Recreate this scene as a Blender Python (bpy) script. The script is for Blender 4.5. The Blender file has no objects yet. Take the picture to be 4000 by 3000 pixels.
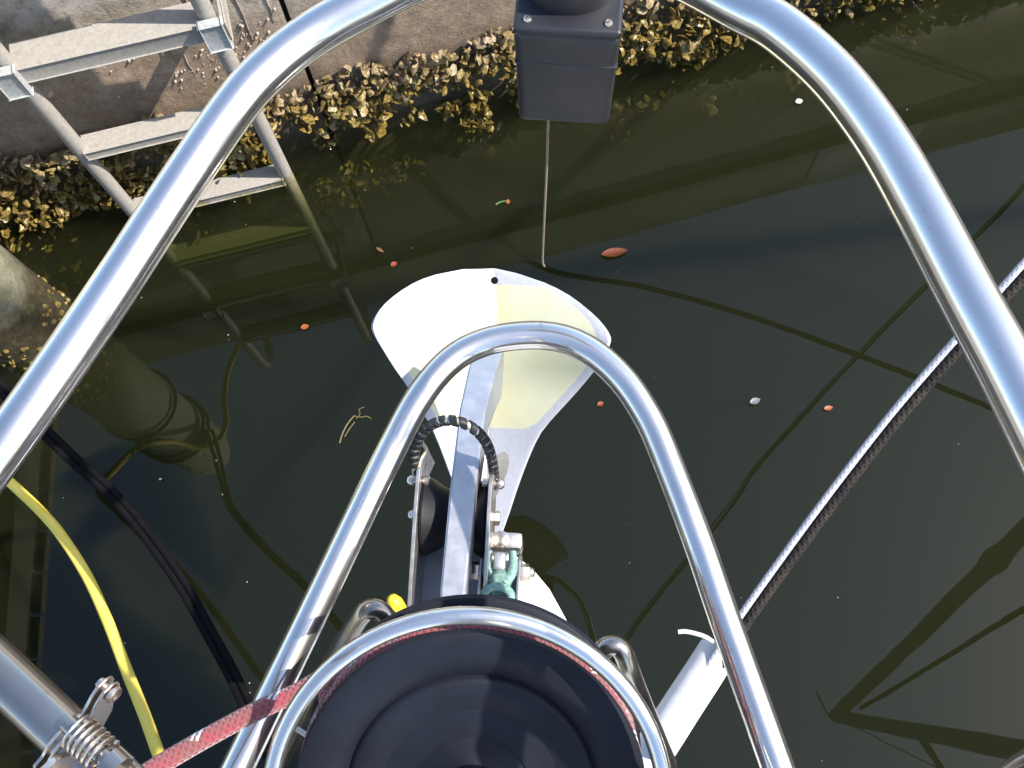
import bpy, bmesh, math, random
from mathutils import Vector, Matrix, noise
R = math.radians
random.seed(7)
scene = bpy.context.scene
C = scene.collection

# ------------------------------------------------------------------ camera
cam_d = bpy.data.cameras.new('camera')
cam = bpy.data.objects.new('camera', cam_d)
C.objects.link(cam)
rows = [[0.995338, 0.096445, 0.0], [-0.091537, 0.944695, -0.314915], [-0.030372, 0.313447, 0.94912]]
mw = Matrix.Identity(4)
for i in range(3):
    for j in range(3):
        mw[i][j] = rows[i][j]
mw[2][3] = 2.1
cam.matrix_world = mw
cam_d.sensor_width = 36.0
cam_d.lens = 32.55
cam_d.clip_start = 0.02
cam_d.clip_end = 500.0
scene.camera = cam

# ------------------------------------------------------------------ world, sun, exposure
SUN_DIR = Vector((0.66, -0.085, 0.75)).normalized()        # towards the sun
world = bpy.data.worlds.new('World')
scene.world = world
world.use_nodes = True
wn = world.node_tree
wn.nodes.clear()
sky = wn.nodes.new('ShaderNodeTexSky')
sky.sky_type = 'NISHITA'
sky.sun_disc = False
sky.sun_elevation = math.asin(SUN_DIR.z)
sky.sun_rotation = math.atan2(SUN_DIR.x, SUN_DIR.y)
sky.altitude = 0
sky.air_density = 1.0
sky.dust_density = 1.0
sky.ozone_density = 1.0
bg = wn.nodes.new('ShaderNodeBackground')
bg.inputs['Strength'].default_value = 0.15
wo = wn.nodes.new('ShaderNodeOutputWorld')
wn.links.new(sky.outputs[0], bg.inputs[0])
wn.links.new(bg.outputs[0], wo.inputs[0])
sun_d = bpy.data.lights.new('sun', 'SUN')
sun_d.energy = 3.8
sun_d.angle = R(0.53)
sun_d.color = (1.0, 0.93, 0.83)
sun = bpy.data.objects.new('sun', sun_d)
C.objects.link(sun)
sun.rotation_euler = (-SUN_DIR).to_track_quat('-Z', 'Y').to_euler()
scene.view_settings.view_transform = 'Standard'
scene.view_settings.look = 'None'
scene.view_settings.exposure = 1.3
scene.view_settings.gamma = 1.0
scene.view_settings.use_curve_mapping = False
scene.cycles.use_denoising = True
scene.cycles.max_bounces = 10
scene.cycles.volume_bounces = 1
scene.cycles.transparent_max_bounces = 24
scene.cycles.caustics_reflective = False
scene.cycles.caustics_refractive = False
scene.cycles.sample_clamp_indirect = 6.0

# ------------------------------------------------------------------ materials
def nodes_of(name):
    m = bpy.data.materials.new(name)
    m.use_nodes = True
    nt = m.node_tree
    return m, nt, nt.nodes['Principled BSDF'], nt.nodes['Material Output']

def ramp(nt, fac, stops):
    r = nt.nodes.new('ShaderNodeValToRGB')
    el = r.color_ramp.elements
    while len(el) < len(stops):
        el.new(0.5)
    for e, (p, c) in zip(el, stops):
        e.position = p
        e.color = (*c, 1) if len(c) == 3 else c
    nt.links.new(fac, r.inputs[0])
    return r.outputs[0]

def noise_tex(nt, vec, scale, detail=4, rough=0.55, dist=0.0):
    n = nt.nodes.new('ShaderNodeTexNoise')
    n.inputs['Scale'].default_value = scale
    n.inputs['Detail'].default_value = detail
    n.inputs['Roughness'].default_value = rough
    n.inputs['Distortion'].default_value = dist
    if vec is not None:
        nt.links.new(vec, n.inputs['Vector'])
    return n.outputs['Fac']

def coords(nt, which='Object', scale=None):
    t = nt.nodes.new('ShaderNodeTexCoord')
    o = t.outputs[which]
    if scale:
        mp = nt.nodes.new('ShaderNodeMapping')
        mp.inputs['Scale'].default_value = scale
        nt.links.new(o, mp.inputs[0])
        o = mp.outputs[0]
    return o

def mixc(nt, fac, a, b, mode='MIX'):
    m = nt.nodes.new('ShaderNodeMix')
    m.data_type = 'RGBA'
    m.blend_type = mode
    for sock, v in ((m.inputs['Factor'], fac), (m.inputs[6], a), (m.inputs[7], b)):
        if isinstance(v, (int, float)):
            sock.default_value = v
        elif isinstance(v, tuple):
            sock.default_value = (*v, 1)
        else:
            nt.links.new(v, sock)
    return m.outputs[2]

def math_n(nt, op, a, b=None, clamp=False):
    m = nt.nodes.new('ShaderNodeMath')
    m.operation = op
    m.use_clamp = clamp
    for s, v in zip(m.inputs, (a, b)):
        if v is None:
            continue
        if isinstance(v, (int, float)):
            s.default_value = v
        else:
            nt.links.new(v, s)
    return m.outputs[0]

def bump(nt, p, height, strength=0.3, dist=0.002):
    b = nt.nodes.new('ShaderNodeBump')
    b.inputs['Strength'].default_value = strength
    b.inputs['Distance'].default_value = dist
    nt.links.new(height, b.inputs['Height'])
    nt.links.new(b.outputs[0], p.inputs['Normal'])
    return b

def mat_simple(name, c1, c2=None, scale=40, rough=0.5, rough2=None, metal=0.0, bump_s=0.0, bump_scale=200, bump_d=0.0008, which='Object', spec=0.5):
    m, nt, p, out = nodes_of(name)
    v = coords(nt, which)
    f = noise_tex(nt, v, scale, 6, 0.6)
    if c2 is not None:
        nt.links.new(ramp(nt, f, [(0.32, c1), (0.7, c2)]), p.inputs['Base Color'])
    else:
        p.inputs['Base Color'].default_value = (*c1, 1)
    if rough2 is not None:
        mr = nt.nodes.new('ShaderNodeMapRange')
        mr.inputs['To Min'].default_value = rough
        mr.inputs['To Max'].default_value = rough2
        mr.inputs['From Min'].default_value = 0.3
        mr.inputs['From Max'].default_value = 0.7
        nt.links.new(noise_tex(nt, v, scale * 1.7, 5), mr.inputs['Value'])
        nt.links.new(mr.outputs[0], p.inputs['Roughness'])
    else:
        p.inputs['Roughness'].default_value = rough
    p.inputs['Metallic'].default_value = metal
    p.inputs['Specular IOR Level'].default_value = spec
    if bump_s:
        bump(nt, p, noise_tex(nt, v, bump_scale, 4), bump_s, bump_d)
    return m

def mat_steel(name, base=(0.70, 0.685, 0.67), tint=(0.46, 0.41, 0.36), r_sharp=0.085, r_soft=0.42, soft=0.33, spots=True):
    m, nt, p, out = nodes_of(name)
    v = coords(nt, 'Object')
    p.inputs['Metallic'].default_value = 1.0
    p.inputs['Roughness'].default_value = r_sharp
    big = noise_tex(nt, v, 9, 5, 0.6)
    fine = noise_tex(nt, v, 420, 3, 0.6)
    col = ramp(nt, big, [(0.3, base), (0.75, tuple(0.6 * a + 0.4 * b for a, b in zip(base, tint)))])
    if spots:
        sp = noise_tex(nt, v, 260, 2, 0.5)
        spm = ramp(nt, sp, [(0.66, (0, 0, 0)), (0.74, (1, 1, 1))])
        col = mixc(nt, math_n(nt, 'MULTIPLY', spm, 0.45), col, tint)
    nt.links.new(col, p.inputs['Base Color'])
    p2 = nt.nodes.new('ShaderNodeBsdfPrincipled')
    p2.inputs['Metallic'].default_value = 1.0
    p2.inputs['Roughness'].default_value = r_soft
    nt.links.new(col, p2.inputs['Base Color'])
    # faint drawn-tube marks and dust
    uv = coords(nt, 'UV', (30.0, 1.5, 1.0))
    lines = noise_tex(nt, uv, 3.0, 3)
    b = bump(nt, p, math_n(nt, 'ADD', math_n(nt, 'MULTIPLY', lines, 0.6), math_n(nt, 'MULTIPLY', fine, 0.15)), 0.06, 0.0006)
    nt.links.new(b.outputs[0], p2.inputs['Normal'])
    mx = nt.nodes.new('ShaderNodeMixShader')
    fac = math_n(nt, 'MULTIPLY', ramp(nt, noise_tex(nt, v, 22, 4), [(0.25, (0.7,) * 3), (0.75, (1.3,) * 3)]), soft, True)
    nt.links.new(fac, mx.inputs[0])
    nt.links.new(p.outputs[0], mx.inputs[1])
    nt.links.new(p2.outputs[0], mx.inputs[2])
    nt.links.new(mx.outputs[0], out.inputs['Surface'])
    return m

def mat_rope(name, cols, fleck=None, braid=(8, 260), rough=0.85, gap_col=(0.12, 0.09, 0.06), bump_s=0.9, fleck_every=30.0, sheen=0.0, spec=0.3):
    """braided cover on UV: u round the rope 0..1, v along it in metres"""
    m, nt, p, out = nodes_of(name)
    uv = coords(nt, 'UV')
    sep = nt.nodes.new('ShaderNodeSeparateXYZ')
    nt.links.new(uv, sep.inputs[0])
    u, v = sep.outputs[0], sep.outputs[1]
    a = math_n(nt, 'MULTIPLY', u, braid[0] * 2 * math.pi)
    b = math_n(nt, 'MULTIPLY', v, braid[1] * 2 * math.pi)
    s1 = math_n(nt, 'SINE', math_n(nt, 'ADD', a, b))
    s2 = math_n(nt, 'SINE', math_n(nt, 'SUBTRACT', a, b))
    weave = math_n(nt, 'MAXIMUM', s1, s2)
    w01 = math_n(nt, 'ADD', math_n(nt, 'MULTIPLY', weave, 0.5), 0.5, True)
    ob = coords(nt, 'Object')
    n1 = noise_tex(nt, ob, 55, 5, 0.65)
    col = ramp(nt, n1, [(0.30, cols[0]), (0.62, cols[1])])
    col = mixc(nt, math_n(nt, 'MULTIPLY', ramp(nt, w01, [(0.1, (1, 1, 1)), (0.75, (0, 0, 0))]), 0.48), col, gap_col)  # low gaps of the weave mixed towards a darker colour
    if fleck:
        fl = math_n(nt, 'SINE', math_n(nt, 'ADD', math_n(nt, 'MULTIPLY', u, 2 * math.pi), math_n(nt, 'MULTIPLY', v, fleck_every * 2 * math.pi)))
        f2 = math_n(nt, 'SINE', math_n(nt, 'SUBTRACT', math_n(nt, 'MULTIPLY', u, 2 * math.pi), math_n(nt, 'MULTIPLY', v, fleck_every * 2 * math.pi)))
        mk = math_n(nt, 'MULTIPLY', math_n(nt, 'GREATER_THAN', fl, 0.80), math_n(nt, 'GREATER_THAN', f2, 0.55))
        mk = math_n(nt, 'MULTIPLY', mk, math_n(nt, 'GREATER_THAN', s1, -0.2))
        col = mixc(nt, mk, col, fleck)
    nt.links.new(col, p.inputs['Base Color'])
    p.inputs['Roughness'].default_value = rough
    p.inputs['Sheen Weight'].default_value = sheen
    p.inputs['Specular IOR Level'].default_value = spec
    h = math_n(nt, 'ADD', w01, math_n(nt, 'MULTIPLY', noise_tex(nt, ob, 700, 3), 0.5))
    bump(nt, p, h, bump_s, 0.0012)
    return m

M = {}
M['steel'] = mat_steel('polished_stainless')
M['steel_dark'] = mat_steel('dark_stainless', (0.36, 0.34, 0.32), (0.28, 0.2, 0.13), 0.12, 0.42, 0.35)  # low base colour stands in for dark reflections on the cross braces
M['steel_bolt'] = mat_steel('bolt_stainless', (0.66, 0.6, 0.53), (0.42, 0.22, 0.1), 0.15, 0.4, 0.5)
M['plate'] = mat_simple('satin_stainless_plate', (0.50, 0.49, 0.48), (0.42, 0.39, 0.35), 60, 0.30, 0.48, 0.9, 0.15, 300)
M['ear_grey'] = mat_simple('dull_grey_steel', (0.20, 0.20, 0.19), (0.28, 0.27, 0.26), 90, 0.5, 0.65, 0.4)
M['base_grey'] = mat_simple('satin_base_plate', (0.60, 0.59, 0.62), (0.68, 0.67, 0.70), 40, 0.45, 0.6, 0.0)
M['tan_edge'] = mat_simple('tea_stained_edge', (0.42, 0.32, 0.17), (0.5, 0.41, 0.26), 80, 0.4, None, 0.7)
M['galv'] = mat_simple('galvanised_grey', (0.40, 0.41, 0.44), (0.50, 0.51, 0.54), 45, 0.34, 0.5, 0.75, 0.12, 380)
M['black_plastic'] = mat_simple('black_plastic', (0.0035, 0.0042, 0.0075), (0.011, 0.0135, 0.022), 8, 0.42, 0.62, 0.0, 0.12, 90, 0.001, 'Object', 0.2)
M['black_rubber'] = mat_simple('black_rubber', (0.004, 0.004, 0.006), (0.009, 0.009, 0.012), 25, 0.5, 0.7, 0.0, 0.1, 150, 0.0008, 'Object', 0.3)
M['spiral'] = mat_simple('spiral_wrap_black', (0.009, 0.009, 0.011), (0.018, 0.018, 0.02), 90, 0.38)
M['wire_inner'] = mat_simple('hoop_rod', (0.52, 0.47, 0.40), (0.66, 0.62, 0.56), 150, 0.35, None, 0.5)
M['nav_grey'] = mat_simple('dark_grey_plastic', (0.020, 0.0195, 0.0215), (0.027, 0.026, 0.028), 30, 0.42, 0.55, 0.0, 0.22, 900, 0.0003)
M['nav_dark'] = mat_simple('dark_plastic_lid', (0.012, 0.0125, 0.017), (0.016, 0.0165, 0.021), 30, 0.35, 0.5, 0.0, 0.2, 900, 0.0003)
M['yellow_cable'] = mat_simple('yellow_cable_sheath', (0.78, 0.60, 0.07), (0.84, 0.68, 0.15), 30, 0.42, 0.6)
M['yellow_plastic'] = mat_simple('yellow_plastic', (0.75, 0.58, 0.03), (0.65, 0.45, 0.02), 220, 0.4)
M['bronze'] = mat_simple('verdigris_bronze', (0.10, 0.20, 0.17), (0.24, 0.38, 0.33), 260, 0.7, None, 0.15, 0.7, 700, 0.001)
M['white_gel'] = mat_simple('white_gelcoat', (0.74, 0.73, 0.70), (0.80, 0.80, 0.78), 8, 0.22, 0.4)
M['white_hose'] = mat_simple('white_hose', (0.50, 0.49, 0.50), (0.60, 0.59, 0.59), 60, 0.5)
M['white_cord'] = mat_simple('white_cord', (0.58, 0.55, 0.48), (0.74, 0.71, 0.65), 300, 0.8, None, 0, 0.6, 800)
M['tan_cord'] = mat_simple('tan_cord', (0.18, 0.14, 0.09), (0.27, 0.22, 0.15), 300, 0.8)
def mat_ladder():
    m, nt, p, out = nodes_of('galvanised_ladder')
    geo = nt.nodes.new('ShaderNodeNewGeometry')
    sep = nt.nodes.new('ShaderNodeSeparateXYZ')
    pos = geo.outputs['Position']
    nt.links.new(pos, sep.inputs[0])
    n1 = noise_tex(nt, pos, 14, 5, 0.65)
    n2 = noise_tex(nt, pos, 120, 5, 0.65)
    zinc = ramp(nt, n2, [(0.32, (0.27, 0.25, 0.225)), (0.7, (0.37, 0.35, 0.315))])
    rust = ramp(nt, noise_tex(nt, pos, 38, 6, 0.75), [(0.60, (0, 0, 0)), (0.72, (1, 1, 1))])
    col = mixc(nt, math_n(nt, 'MULTIPLY', rust, 0.5), zinc, (0.22, 0.14, 0.075))
    slime = ramp(nt, n2, [(0.3, (0.10, 0.09, 0.02)), (0.7, (0.26, 0.22, 0.06))])
    zz = math_n(nt, 'ADD', sep.outputs[2], math_n(nt, 'MULTIPLY', math_n(nt, 'SUBTRACT', n1, 0.5), 0.16))
    col = mixc(nt, ramp(nt, zz, [(-0.0, (0.6,) * 3), (0.012, (0.0,) * 3)]), col, slime)
    nt.links.new(col, p.inputs['Base Color'])
    p.inputs['Roughness'].default_value = 0.6
    p.inputs['Metallic'].default_value = 0.1
    bump(nt, p, n2, 0.25, 0.0008)
    return m
M['ladder'] = mat_ladder()
M['ladder_face'] = mat_simple('bracket_zinc', (0.30, 0.31, 0.31), (0.5, 0.52, 0.52), 180, 0.5, 0.7, 0.3, 0.3, 400)
M['sail'] = mat_simple('sail_cloth', (0.66, 0.64, 0.60), (0.74, 0.72, 0.68), 12, 0.8)
M['sail_cover'] = mat_simple('sail_cover_tan', (0.20, 0.15, 0.10), (0.28, 0.21, 0.14), 12, 0.85)
M['alloy'] = mat_simple('spar_alloy', (0.10, 0.10, 0.105), (0.16, 0.16, 0.165), 12, 0.45, None, 0.6)
M['navy'] = mat_simple('navy_gelcoat', (0.02, 0.03, 0.06), (0.03, 0.04, 0.08), 12, 0.3)
M['leaf'] = mat_simple('dead_orange_leaf', (0.30, 0.075, 0.018), (0.17, 0.045, 0.012), 60, 0.5)
M['leaf_red'] = mat_simple('dead_red_leaf', (0.22, 0.035, 0.012), (0.14, 0.03, 0.012), 90, 0.55)
M['leaf_brown'] = mat_simple('brown_leaf', (0.10, 0.05, 0.02), (0.16, 0.08, 0.03), 90, 0.6)
M['green_sprig'] = mat_simple('green_sprig', (0.035, 0.10, 0.015), (0.05, 0.14, 0.02), 90, 0.6)
M['straw'] = mat_simple('straw', (0.10, 0.07, 0.028), (0.15, 0.11, 0.045), 90, 0.7)
M['foam'] = mat_simple('white_flotsam', (0.50, 0.49, 0.46), (0.40, 0.39, 0.36), 90, 0.7)
M['film'] = mat_simple('clear_film_scrap', (0.10, 0.11, 0.12), (0.16, 0.17, 0.18), 90, 0.3)
M['red_rope'] = mat_rope('red_furling_line', ((0.27, 0.035, 0.055), (0.17, 0.07, 0.065)), fleck=(0.50, 0.58, 0.63), braid=(7, 190), gap_col=(0.15, 0.025, 0.03), fleck_every=17.0, sheen=0.4)
M['black_rope'] = mat_rope('black_dock_line', ((0.003, 0.003, 0.0035), (0.006, 0.0055, 0.0065)), braid=(6, 150), gap_col=(0.003, 0.003, 0.004), bump_s=0.25, spec=0.08)
M['brown_rope'] = mat_rope('weathered_black_rope', ((0.035, 0.026, 0.02), (0.010, 0.009, 0.009)), braid=(4, 130), gap_col=(0.008, 0.006, 0.006))
M['pale_rope'] = mat_rope('pale_dock_line', ((0.30, 0.31, 0.35), (0.42, 0.42, 0.46)), braid=(4, 150), gap_col=(0.17, 0.17, 0.2), bump_s=0.4)

def mat_anchor():
    m, nt, p, out = nodes_of('anchor_fluke_coating')
    at = nt.nodes.new('ShaderNodeAttribute')
    at.attribute_name = 'paint'
    v = coords(nt, 'Object')
    edge = math_n(nt, 'ADD', at.outputs['Fac'], math_n(nt, 'MULTIPLY', math_n(nt, 'SUBTRACT', noise_tex(nt, v, 90, 4), 0.5), 0.10))
    mask = ramp(nt, edge, [(0.47, (0, 0, 0)), (0.53, (1, 1, 1))])
    cream = ramp(nt, noise_tex(nt, v, 16, 5), [(0.3, (0.66, 0.62, 0.38)), (0.7, (0.72, 0.69, 0.48))])
    chip = ramp(nt, noise_tex(nt, v, 120, 3), [(0.73, (0, 0, 0)), (0.75, (1, 1, 1))])
    zinc = ramp(nt, noise_tex(nt, v, 160, 4), [(0.3, (0.46, 0.46, 0.49)), (0.7, (0.53, 0.53, 0.56))])
    col = mixc(nt, mask, zinc, cream)
    col = mixc(nt, math_n(nt, 'MULTIPLY', chip, 0.6), col, (0.35, 0.35, 0.42))
    nt.links.new(col, p.inputs['Base Color'])
    p.inputs['Roughness'].default_value = 0.45
    bump(nt, p, noise_tex(nt, v, 350, 4), 0.12, 0.0008)
    return m
M['anchor'] = mat_anchor()

def mat_wall():
    m, nt, p, out = nodes_of('stained_quay_concrete')
    v = coords(nt, 'Object')
    sep = nt.nodes.new('ShaderNodeSeparateXYZ')
    nt.links.new(v, sep.inputs[0])
    z = sep.outputs[2]
    big = noise_tex(nt, v, 5, 6, 0.65)
    mid = noise_tex(nt, v, 24, 8, 0.72)
    fine = noise_tex(nt, v, 190, 5, 0.75)
    streak = noise_tex(nt, coords(nt, 'Object', (16, 16, 1.6)), 1.6, 6, 0.65)
    dry = ramp(nt, mid, [(0.32, (0.20, 0.18, 0.145)), (0.48, (0.47, 0.42, 0.355)), (0.66, (0.64, 0.59, 0.51))])
    wet = ramp(nt, mid, [(0.30, (0.16, 0.105, 0.065)), (0.52, (0.35, 0.24, 0.16)), (0.72, (0.50, 0.37, 0.265))])
    mud = ramp(nt, mid, [(0.30, (0.018, 0.014, 0.008)), (0.70, (0.055, 0.045, 0.022))])
    zz = math_n(nt, 'ADD', z, math_n(nt, 'MULTIPLY', math_n(nt, 'SUBTRACT', big, 0.5), 0.14))
    zz = math_n(nt, 'ADD', zz, math_n(nt, 'MULTIPLY', math_n(nt, 'SUBTRACT', streak, 0.5), 0.10))
    f1 = ramp(nt, zz, [(0.39, (0, 0, 0)), (0.53, (1, 1, 1))])
    f0 = ramp(nt, zz, [(0.12, (0, 0, 0)), (0.25, (1, 1, 1))])
    col = mixc(nt, f1, wet, dry)
    col = mixc(nt, f0, mud, col)
    blot = ramp(nt, noise_tex(nt, coords(nt, 'Object', (1, 1, 0.45)), 38, 7, 0.75), [(0.52, (0, 0, 0)), (0.66, (1, 1, 1))])
    col = mixc(nt, math_n(nt, 'MULTIPLY', blot, 0.62), col, (0.055, 0.05, 0.035))
    sk = ramp(nt, streak, [(0.55, (0, 0, 0)), (0.70, (1, 1, 1))])
    col = mixc(nt, math_n(nt, 'MULTIPLY', sk, 0.35), col, (0.10, 0.065, 0.035))
    col = mixc(nt, 0.30, col, ramp(nt, fine, [(0.3, (0.06, 0.045, 0.03)), (0.7, (0.55, 0.47, 0.38))]))
    nt.links.new(col, p.inputs['Base Color'])
    nt.links.new(ramp(nt, zz, [(0.1, (0.35,) * 3), (0.5, (0.85,) * 3)]), p.inputs['Roughness'])
    h = math_n(nt, 'ADD', math_n(nt, 'MULTIPLY', mid, 0.8), math_n(nt, 'MULTIPLY', fine, 0.5))
    bump(nt, p, h, 0.8, 0.006)
    return m
M['wall'] = mat_wall()
M['cap'] = mat_simple('cap_concrete', (0.34, 0.31, 0.26), (0.50, 0.46, 0.40), 12, 0.9, None, 0, 0.5, 60, 0.003)
M['cap_pale'] = mat_simple('cap_repair_pale', (0.68, 0.68, 0.66), (0.8, 0.8, 0.78), 20, 0.9)
M['barnacle'] = mat_simple('barnacle_shell', (0.20, 0.16, 0.13), (0.48, 0.42, 0.36), 35, 0.8)
M['wood'] = mat_simple('weathered_wood', (0.19, 0.16, 0.12), (0.30, 0.27, 0.21), 9, 0.85, None, 0, 0.5, 40, 0.004)
def mat_pile():
    m, nt, p, out = nodes_of('tide_marked_pile_timber')
    geo = nt.nodes.new('ShaderNodeNewGeometry')
    sep = nt.nodes.new('ShaderNodeSeparateXYZ')
    nt.links.new(geo.outputs['Position'], sep.inputs[0])
    n1 = noise_tex(nt, geo.outputs['Position'], 12, 6, 0.7)
    n2 = noise_tex(nt, geo.outputs['Position'], 45, 6, 0.7)
    pale = ramp(nt, n1, [(0.3, (0.36, 0.36, 0.24)), (0.7, (0.56, 0.56, 0.42))])
    growth = ramp(nt, n2, [(0.35, (0.012, 0.009, 0.003)), (0.58, (0.045, 0.034, 0.010)), (0.75, (0.13, 0.10, 0.03))])
    zz = math_n(nt, 'ADD', sep.outputs[2], math_n(nt, 'MULTIPLY', math_n(nt, 'SUBTRACT', n1, 0.5), 0.25))
    nt.links.new(mixc(nt, ramp(nt, zz, [(0.15, (0, 0, 0)), (0.50, (1, 1, 1))]), growth, pale), p.inputs['Base Color'])
    p.inputs['Roughness'].default_value = 0.85
    bump(nt, p, n2, 0.8, 0.006)
    return m
M['pile'] = mat_pile()
M['mud'] = mat_simple('mud', (0.03, 0.028, 0.016), (0.05, 0.045, 0.025), 4, 0.9)

def mat_oyster():
    m, nt, p, out = nodes_of('oyster_shell')
    geo = nt.nodes.new('ShaderNodeNewGeometry')
    sep = nt.nodes.new('ShaderNodeSeparateXYZ')
    nt.links.new(geo.outputs['Position'], sep.inputs[0])
    z = sep.outputs[2]
    big = noise_tex(nt, geo.outputs['Position'], 17, 4, 0.6)
    fine = noise_tex(nt, geo.outputs['Position'], 130, 5, 0.7)
    zz = math_n(nt, 'ADD', z, math_n(nt, 'MULTIPLY', math_n(nt, 'SUBTRACT', big, 0.5), 0.22))
    algae = ramp(nt, fine, [(0.30, (0.03, 0.021, 0.005)), (0.52, (0.17, 0.12, 0.03)), (0.72, (0.36, 0.27, 0.085))])
    clean = ramp(nt, fine, [(0.30, (0.07, 0.048, 0.026)), (0.50, (0.23, 0.17, 0.10)), (0.70, (0.44, 0.36, 0.25))])
    f = ramp(nt, zz, [(0.13, (0, 0, 0)), (0.25, (1, 1, 1))])
    col = mixc(nt, f, algae, clean)
    deep = ramp(nt, zz, [(-0.06 + 0.5, (0.5,) * 3), (0.5, (1,) * 3)])
    nt.links.new(col, p.inputs['Base Color'])
    nt.links.new(ramp(nt, zz, [(0.05, (0.14,) * 3), (0.24, (0.5,) * 3)]), p.inputs['Roughness'])
    bump(nt, p, noise_tex(nt, geo.outputs['Position'], 260, 4), 0.7, 0.002)
    return m
M['oyster'] = mat_oyster()

def mat_water():
    m, nt, p, out = nodes_of('murky_harbour_water')
    nt.nodes.remove(p)
    lw = nt.nodes.new('ShaderNodeLayerWeight')
    lw.inputs['Blend'].default_value = 0.5
    v = coords(nt, 'Object')
    n1 = noise_tex(nt, v, 1.6, 2, 0.5)
    n2 = noise_tex(nt, v, 11.0, 2, 0.5)
    b = nt.nodes.new('ShaderNodeBump')
    b.inputs['Strength'].default_value = 0.05
    b.inputs['Distance'].default_value = 0.008
    nt.links.new(math_n(nt, 'ADD', n1, math_n(nt, 'MULTIPLY', n2, 0.10)), b.inputs['Height'])
    nt.links.new(b.outputs[0], lw.inputs['Normal'])
    fres = math_n(nt, 'ADD', math_n(nt, 'MULTIPLY', math_n(nt, 'POWER', lw.outputs['Facing'], 5.0), 0.977), 0.023)
    gl = nt.nodes.new('ShaderNodeBsdfGlossy')
    gl.inputs['Roughness'].default_value = 0.0
    gl.inputs['Color'].default_value = (1, 1, 1, 1)
    nt.links.new(b.outputs[0], gl.inputs['Normal'])
    tr = nt.nodes.new('ShaderNodeBsdfTransparent')
    mx = nt.nodes.new('ShaderNodeMixShader')
    nt.links.new(fres, mx.inputs[0])
    nt.links.new(tr.outputs[0], mx.inputs[1])
    nt.links.new(gl.outputs[0], mx.inputs[2])
    nt.links.new(mx.outputs[0], out.inputs['Surface'])
    sc = nt.nodes.new('ShaderNodeVolumeScatter')
    sc.inputs['Color'].default_value = (0.57, 0.61, 0.35, 1)
    sc.inputs['Density'].default_value = 0.72
    sc.inputs['Anisotropy'].default_value = 0.3
    ab = nt.nodes.new('ShaderNodeVolumeAbsorption')
    ab.inputs['Color'].default_value = (0.545, 0.585, 0.38, 1)
    ab.inputs['Density'].default_value = 9.0
    ad = nt.nodes.new('ShaderNodeAddShader')
    nt.links.new(sc.outputs[0], ad.inputs[0])
    nt.links.new(ab.outputs[0], ad.inputs[1])
    nt.links.new(ad.outputs[0], out.inputs['Volume'])
    return m
M['water'] = mat_water()

# ------------------------------------------------------------------ mesh helpers
def V(p):
    return Vector(p)

def link(name, me, mat, parent=None, smooth=True, loc=None):
    if isinstance(me, bmesh.types.BMesh):
        bm = me
        bmesh.ops.recalc_face_normals(bm, faces=bm.faces)
        me = bpy.data.meshes.new(name)
        bm.to_mesh(me)
        bm.free()
    if mat is not None and not me.materials:
        me.materials.append(M[mat])
    if smooth:
        try:
            me.shade_smooth()
            me.set_sharp_from_angle(angle=R(42))
        except Exception:
            pass
    o = bpy.data.objects.new(name, me)
    C.objects.link(o)
    if parent is not None:
        o.parent = parent
        o.matrix_parent_inverse = parent.matrix_world.inverted()
    return o

def thing(name, label, cat, loc=(0, 0, 0), group=None):
    o = bpy.data.objects.new(name, None)
    o.empty_display_size = 0.05
    C.objects.link(o)
    o.location = loc
    o.matrix_world = Matrix.Translation(loc)
    o['label'] = label
    o['category'] = cat
    if group:
        o['group'] = group
    return o

def tag(o, label, cat, group=None):
    o['label'] = label
    o['category'] = cat
    if group:
        o['group'] = group
    return o

def smooth_path(pts, per=8):
    pts = [V(p) for p in pts]
    if len(pts) < 3:
        return pts
    out = []
    P = [pts[0] * 2 - pts[1]] + pts + [pts[-1] * 2 - pts[-2]]
    for i in range(1, len(P) - 2):
        p0, p1, p2, p3 = P[i - 1:i + 3]
        for k in range(per):
            t = k / per
            out.append(0.5 * ((2 * p1) + (p2 - p0) * t + (2 * p0 - 5 * p1 + 4 * p2 - p3) * t * t + (3 * p1 - p0 - 3 * p2 + p3) * t ** 3))
    out.append(pts[-1])
    return out

def frames(path, closed=False):
    n = len(path)
    tang = []
    for i in range(n):
        a = path[(i - 1) % n] if closed or i else path[0]
        b = path[(i + 1) % n] if closed or i < n - 1 else path[-1]
        tang.append((b - a).normalized())
    ref = Vector((0, 0, 1))
    if abs(tang[0].dot(ref)) > 0.9:
        ref = Vector((0, 1, 0))
    nrm = (ref - tang[0] * ref.dot(tang[0])).normalized()
    fr = []
    for t in tang:
        nrm = (nrm - t * nrm.dot(t)).normalized()
        fr.append((t, nrm, t.cross(nrm)))
    return fr

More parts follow.
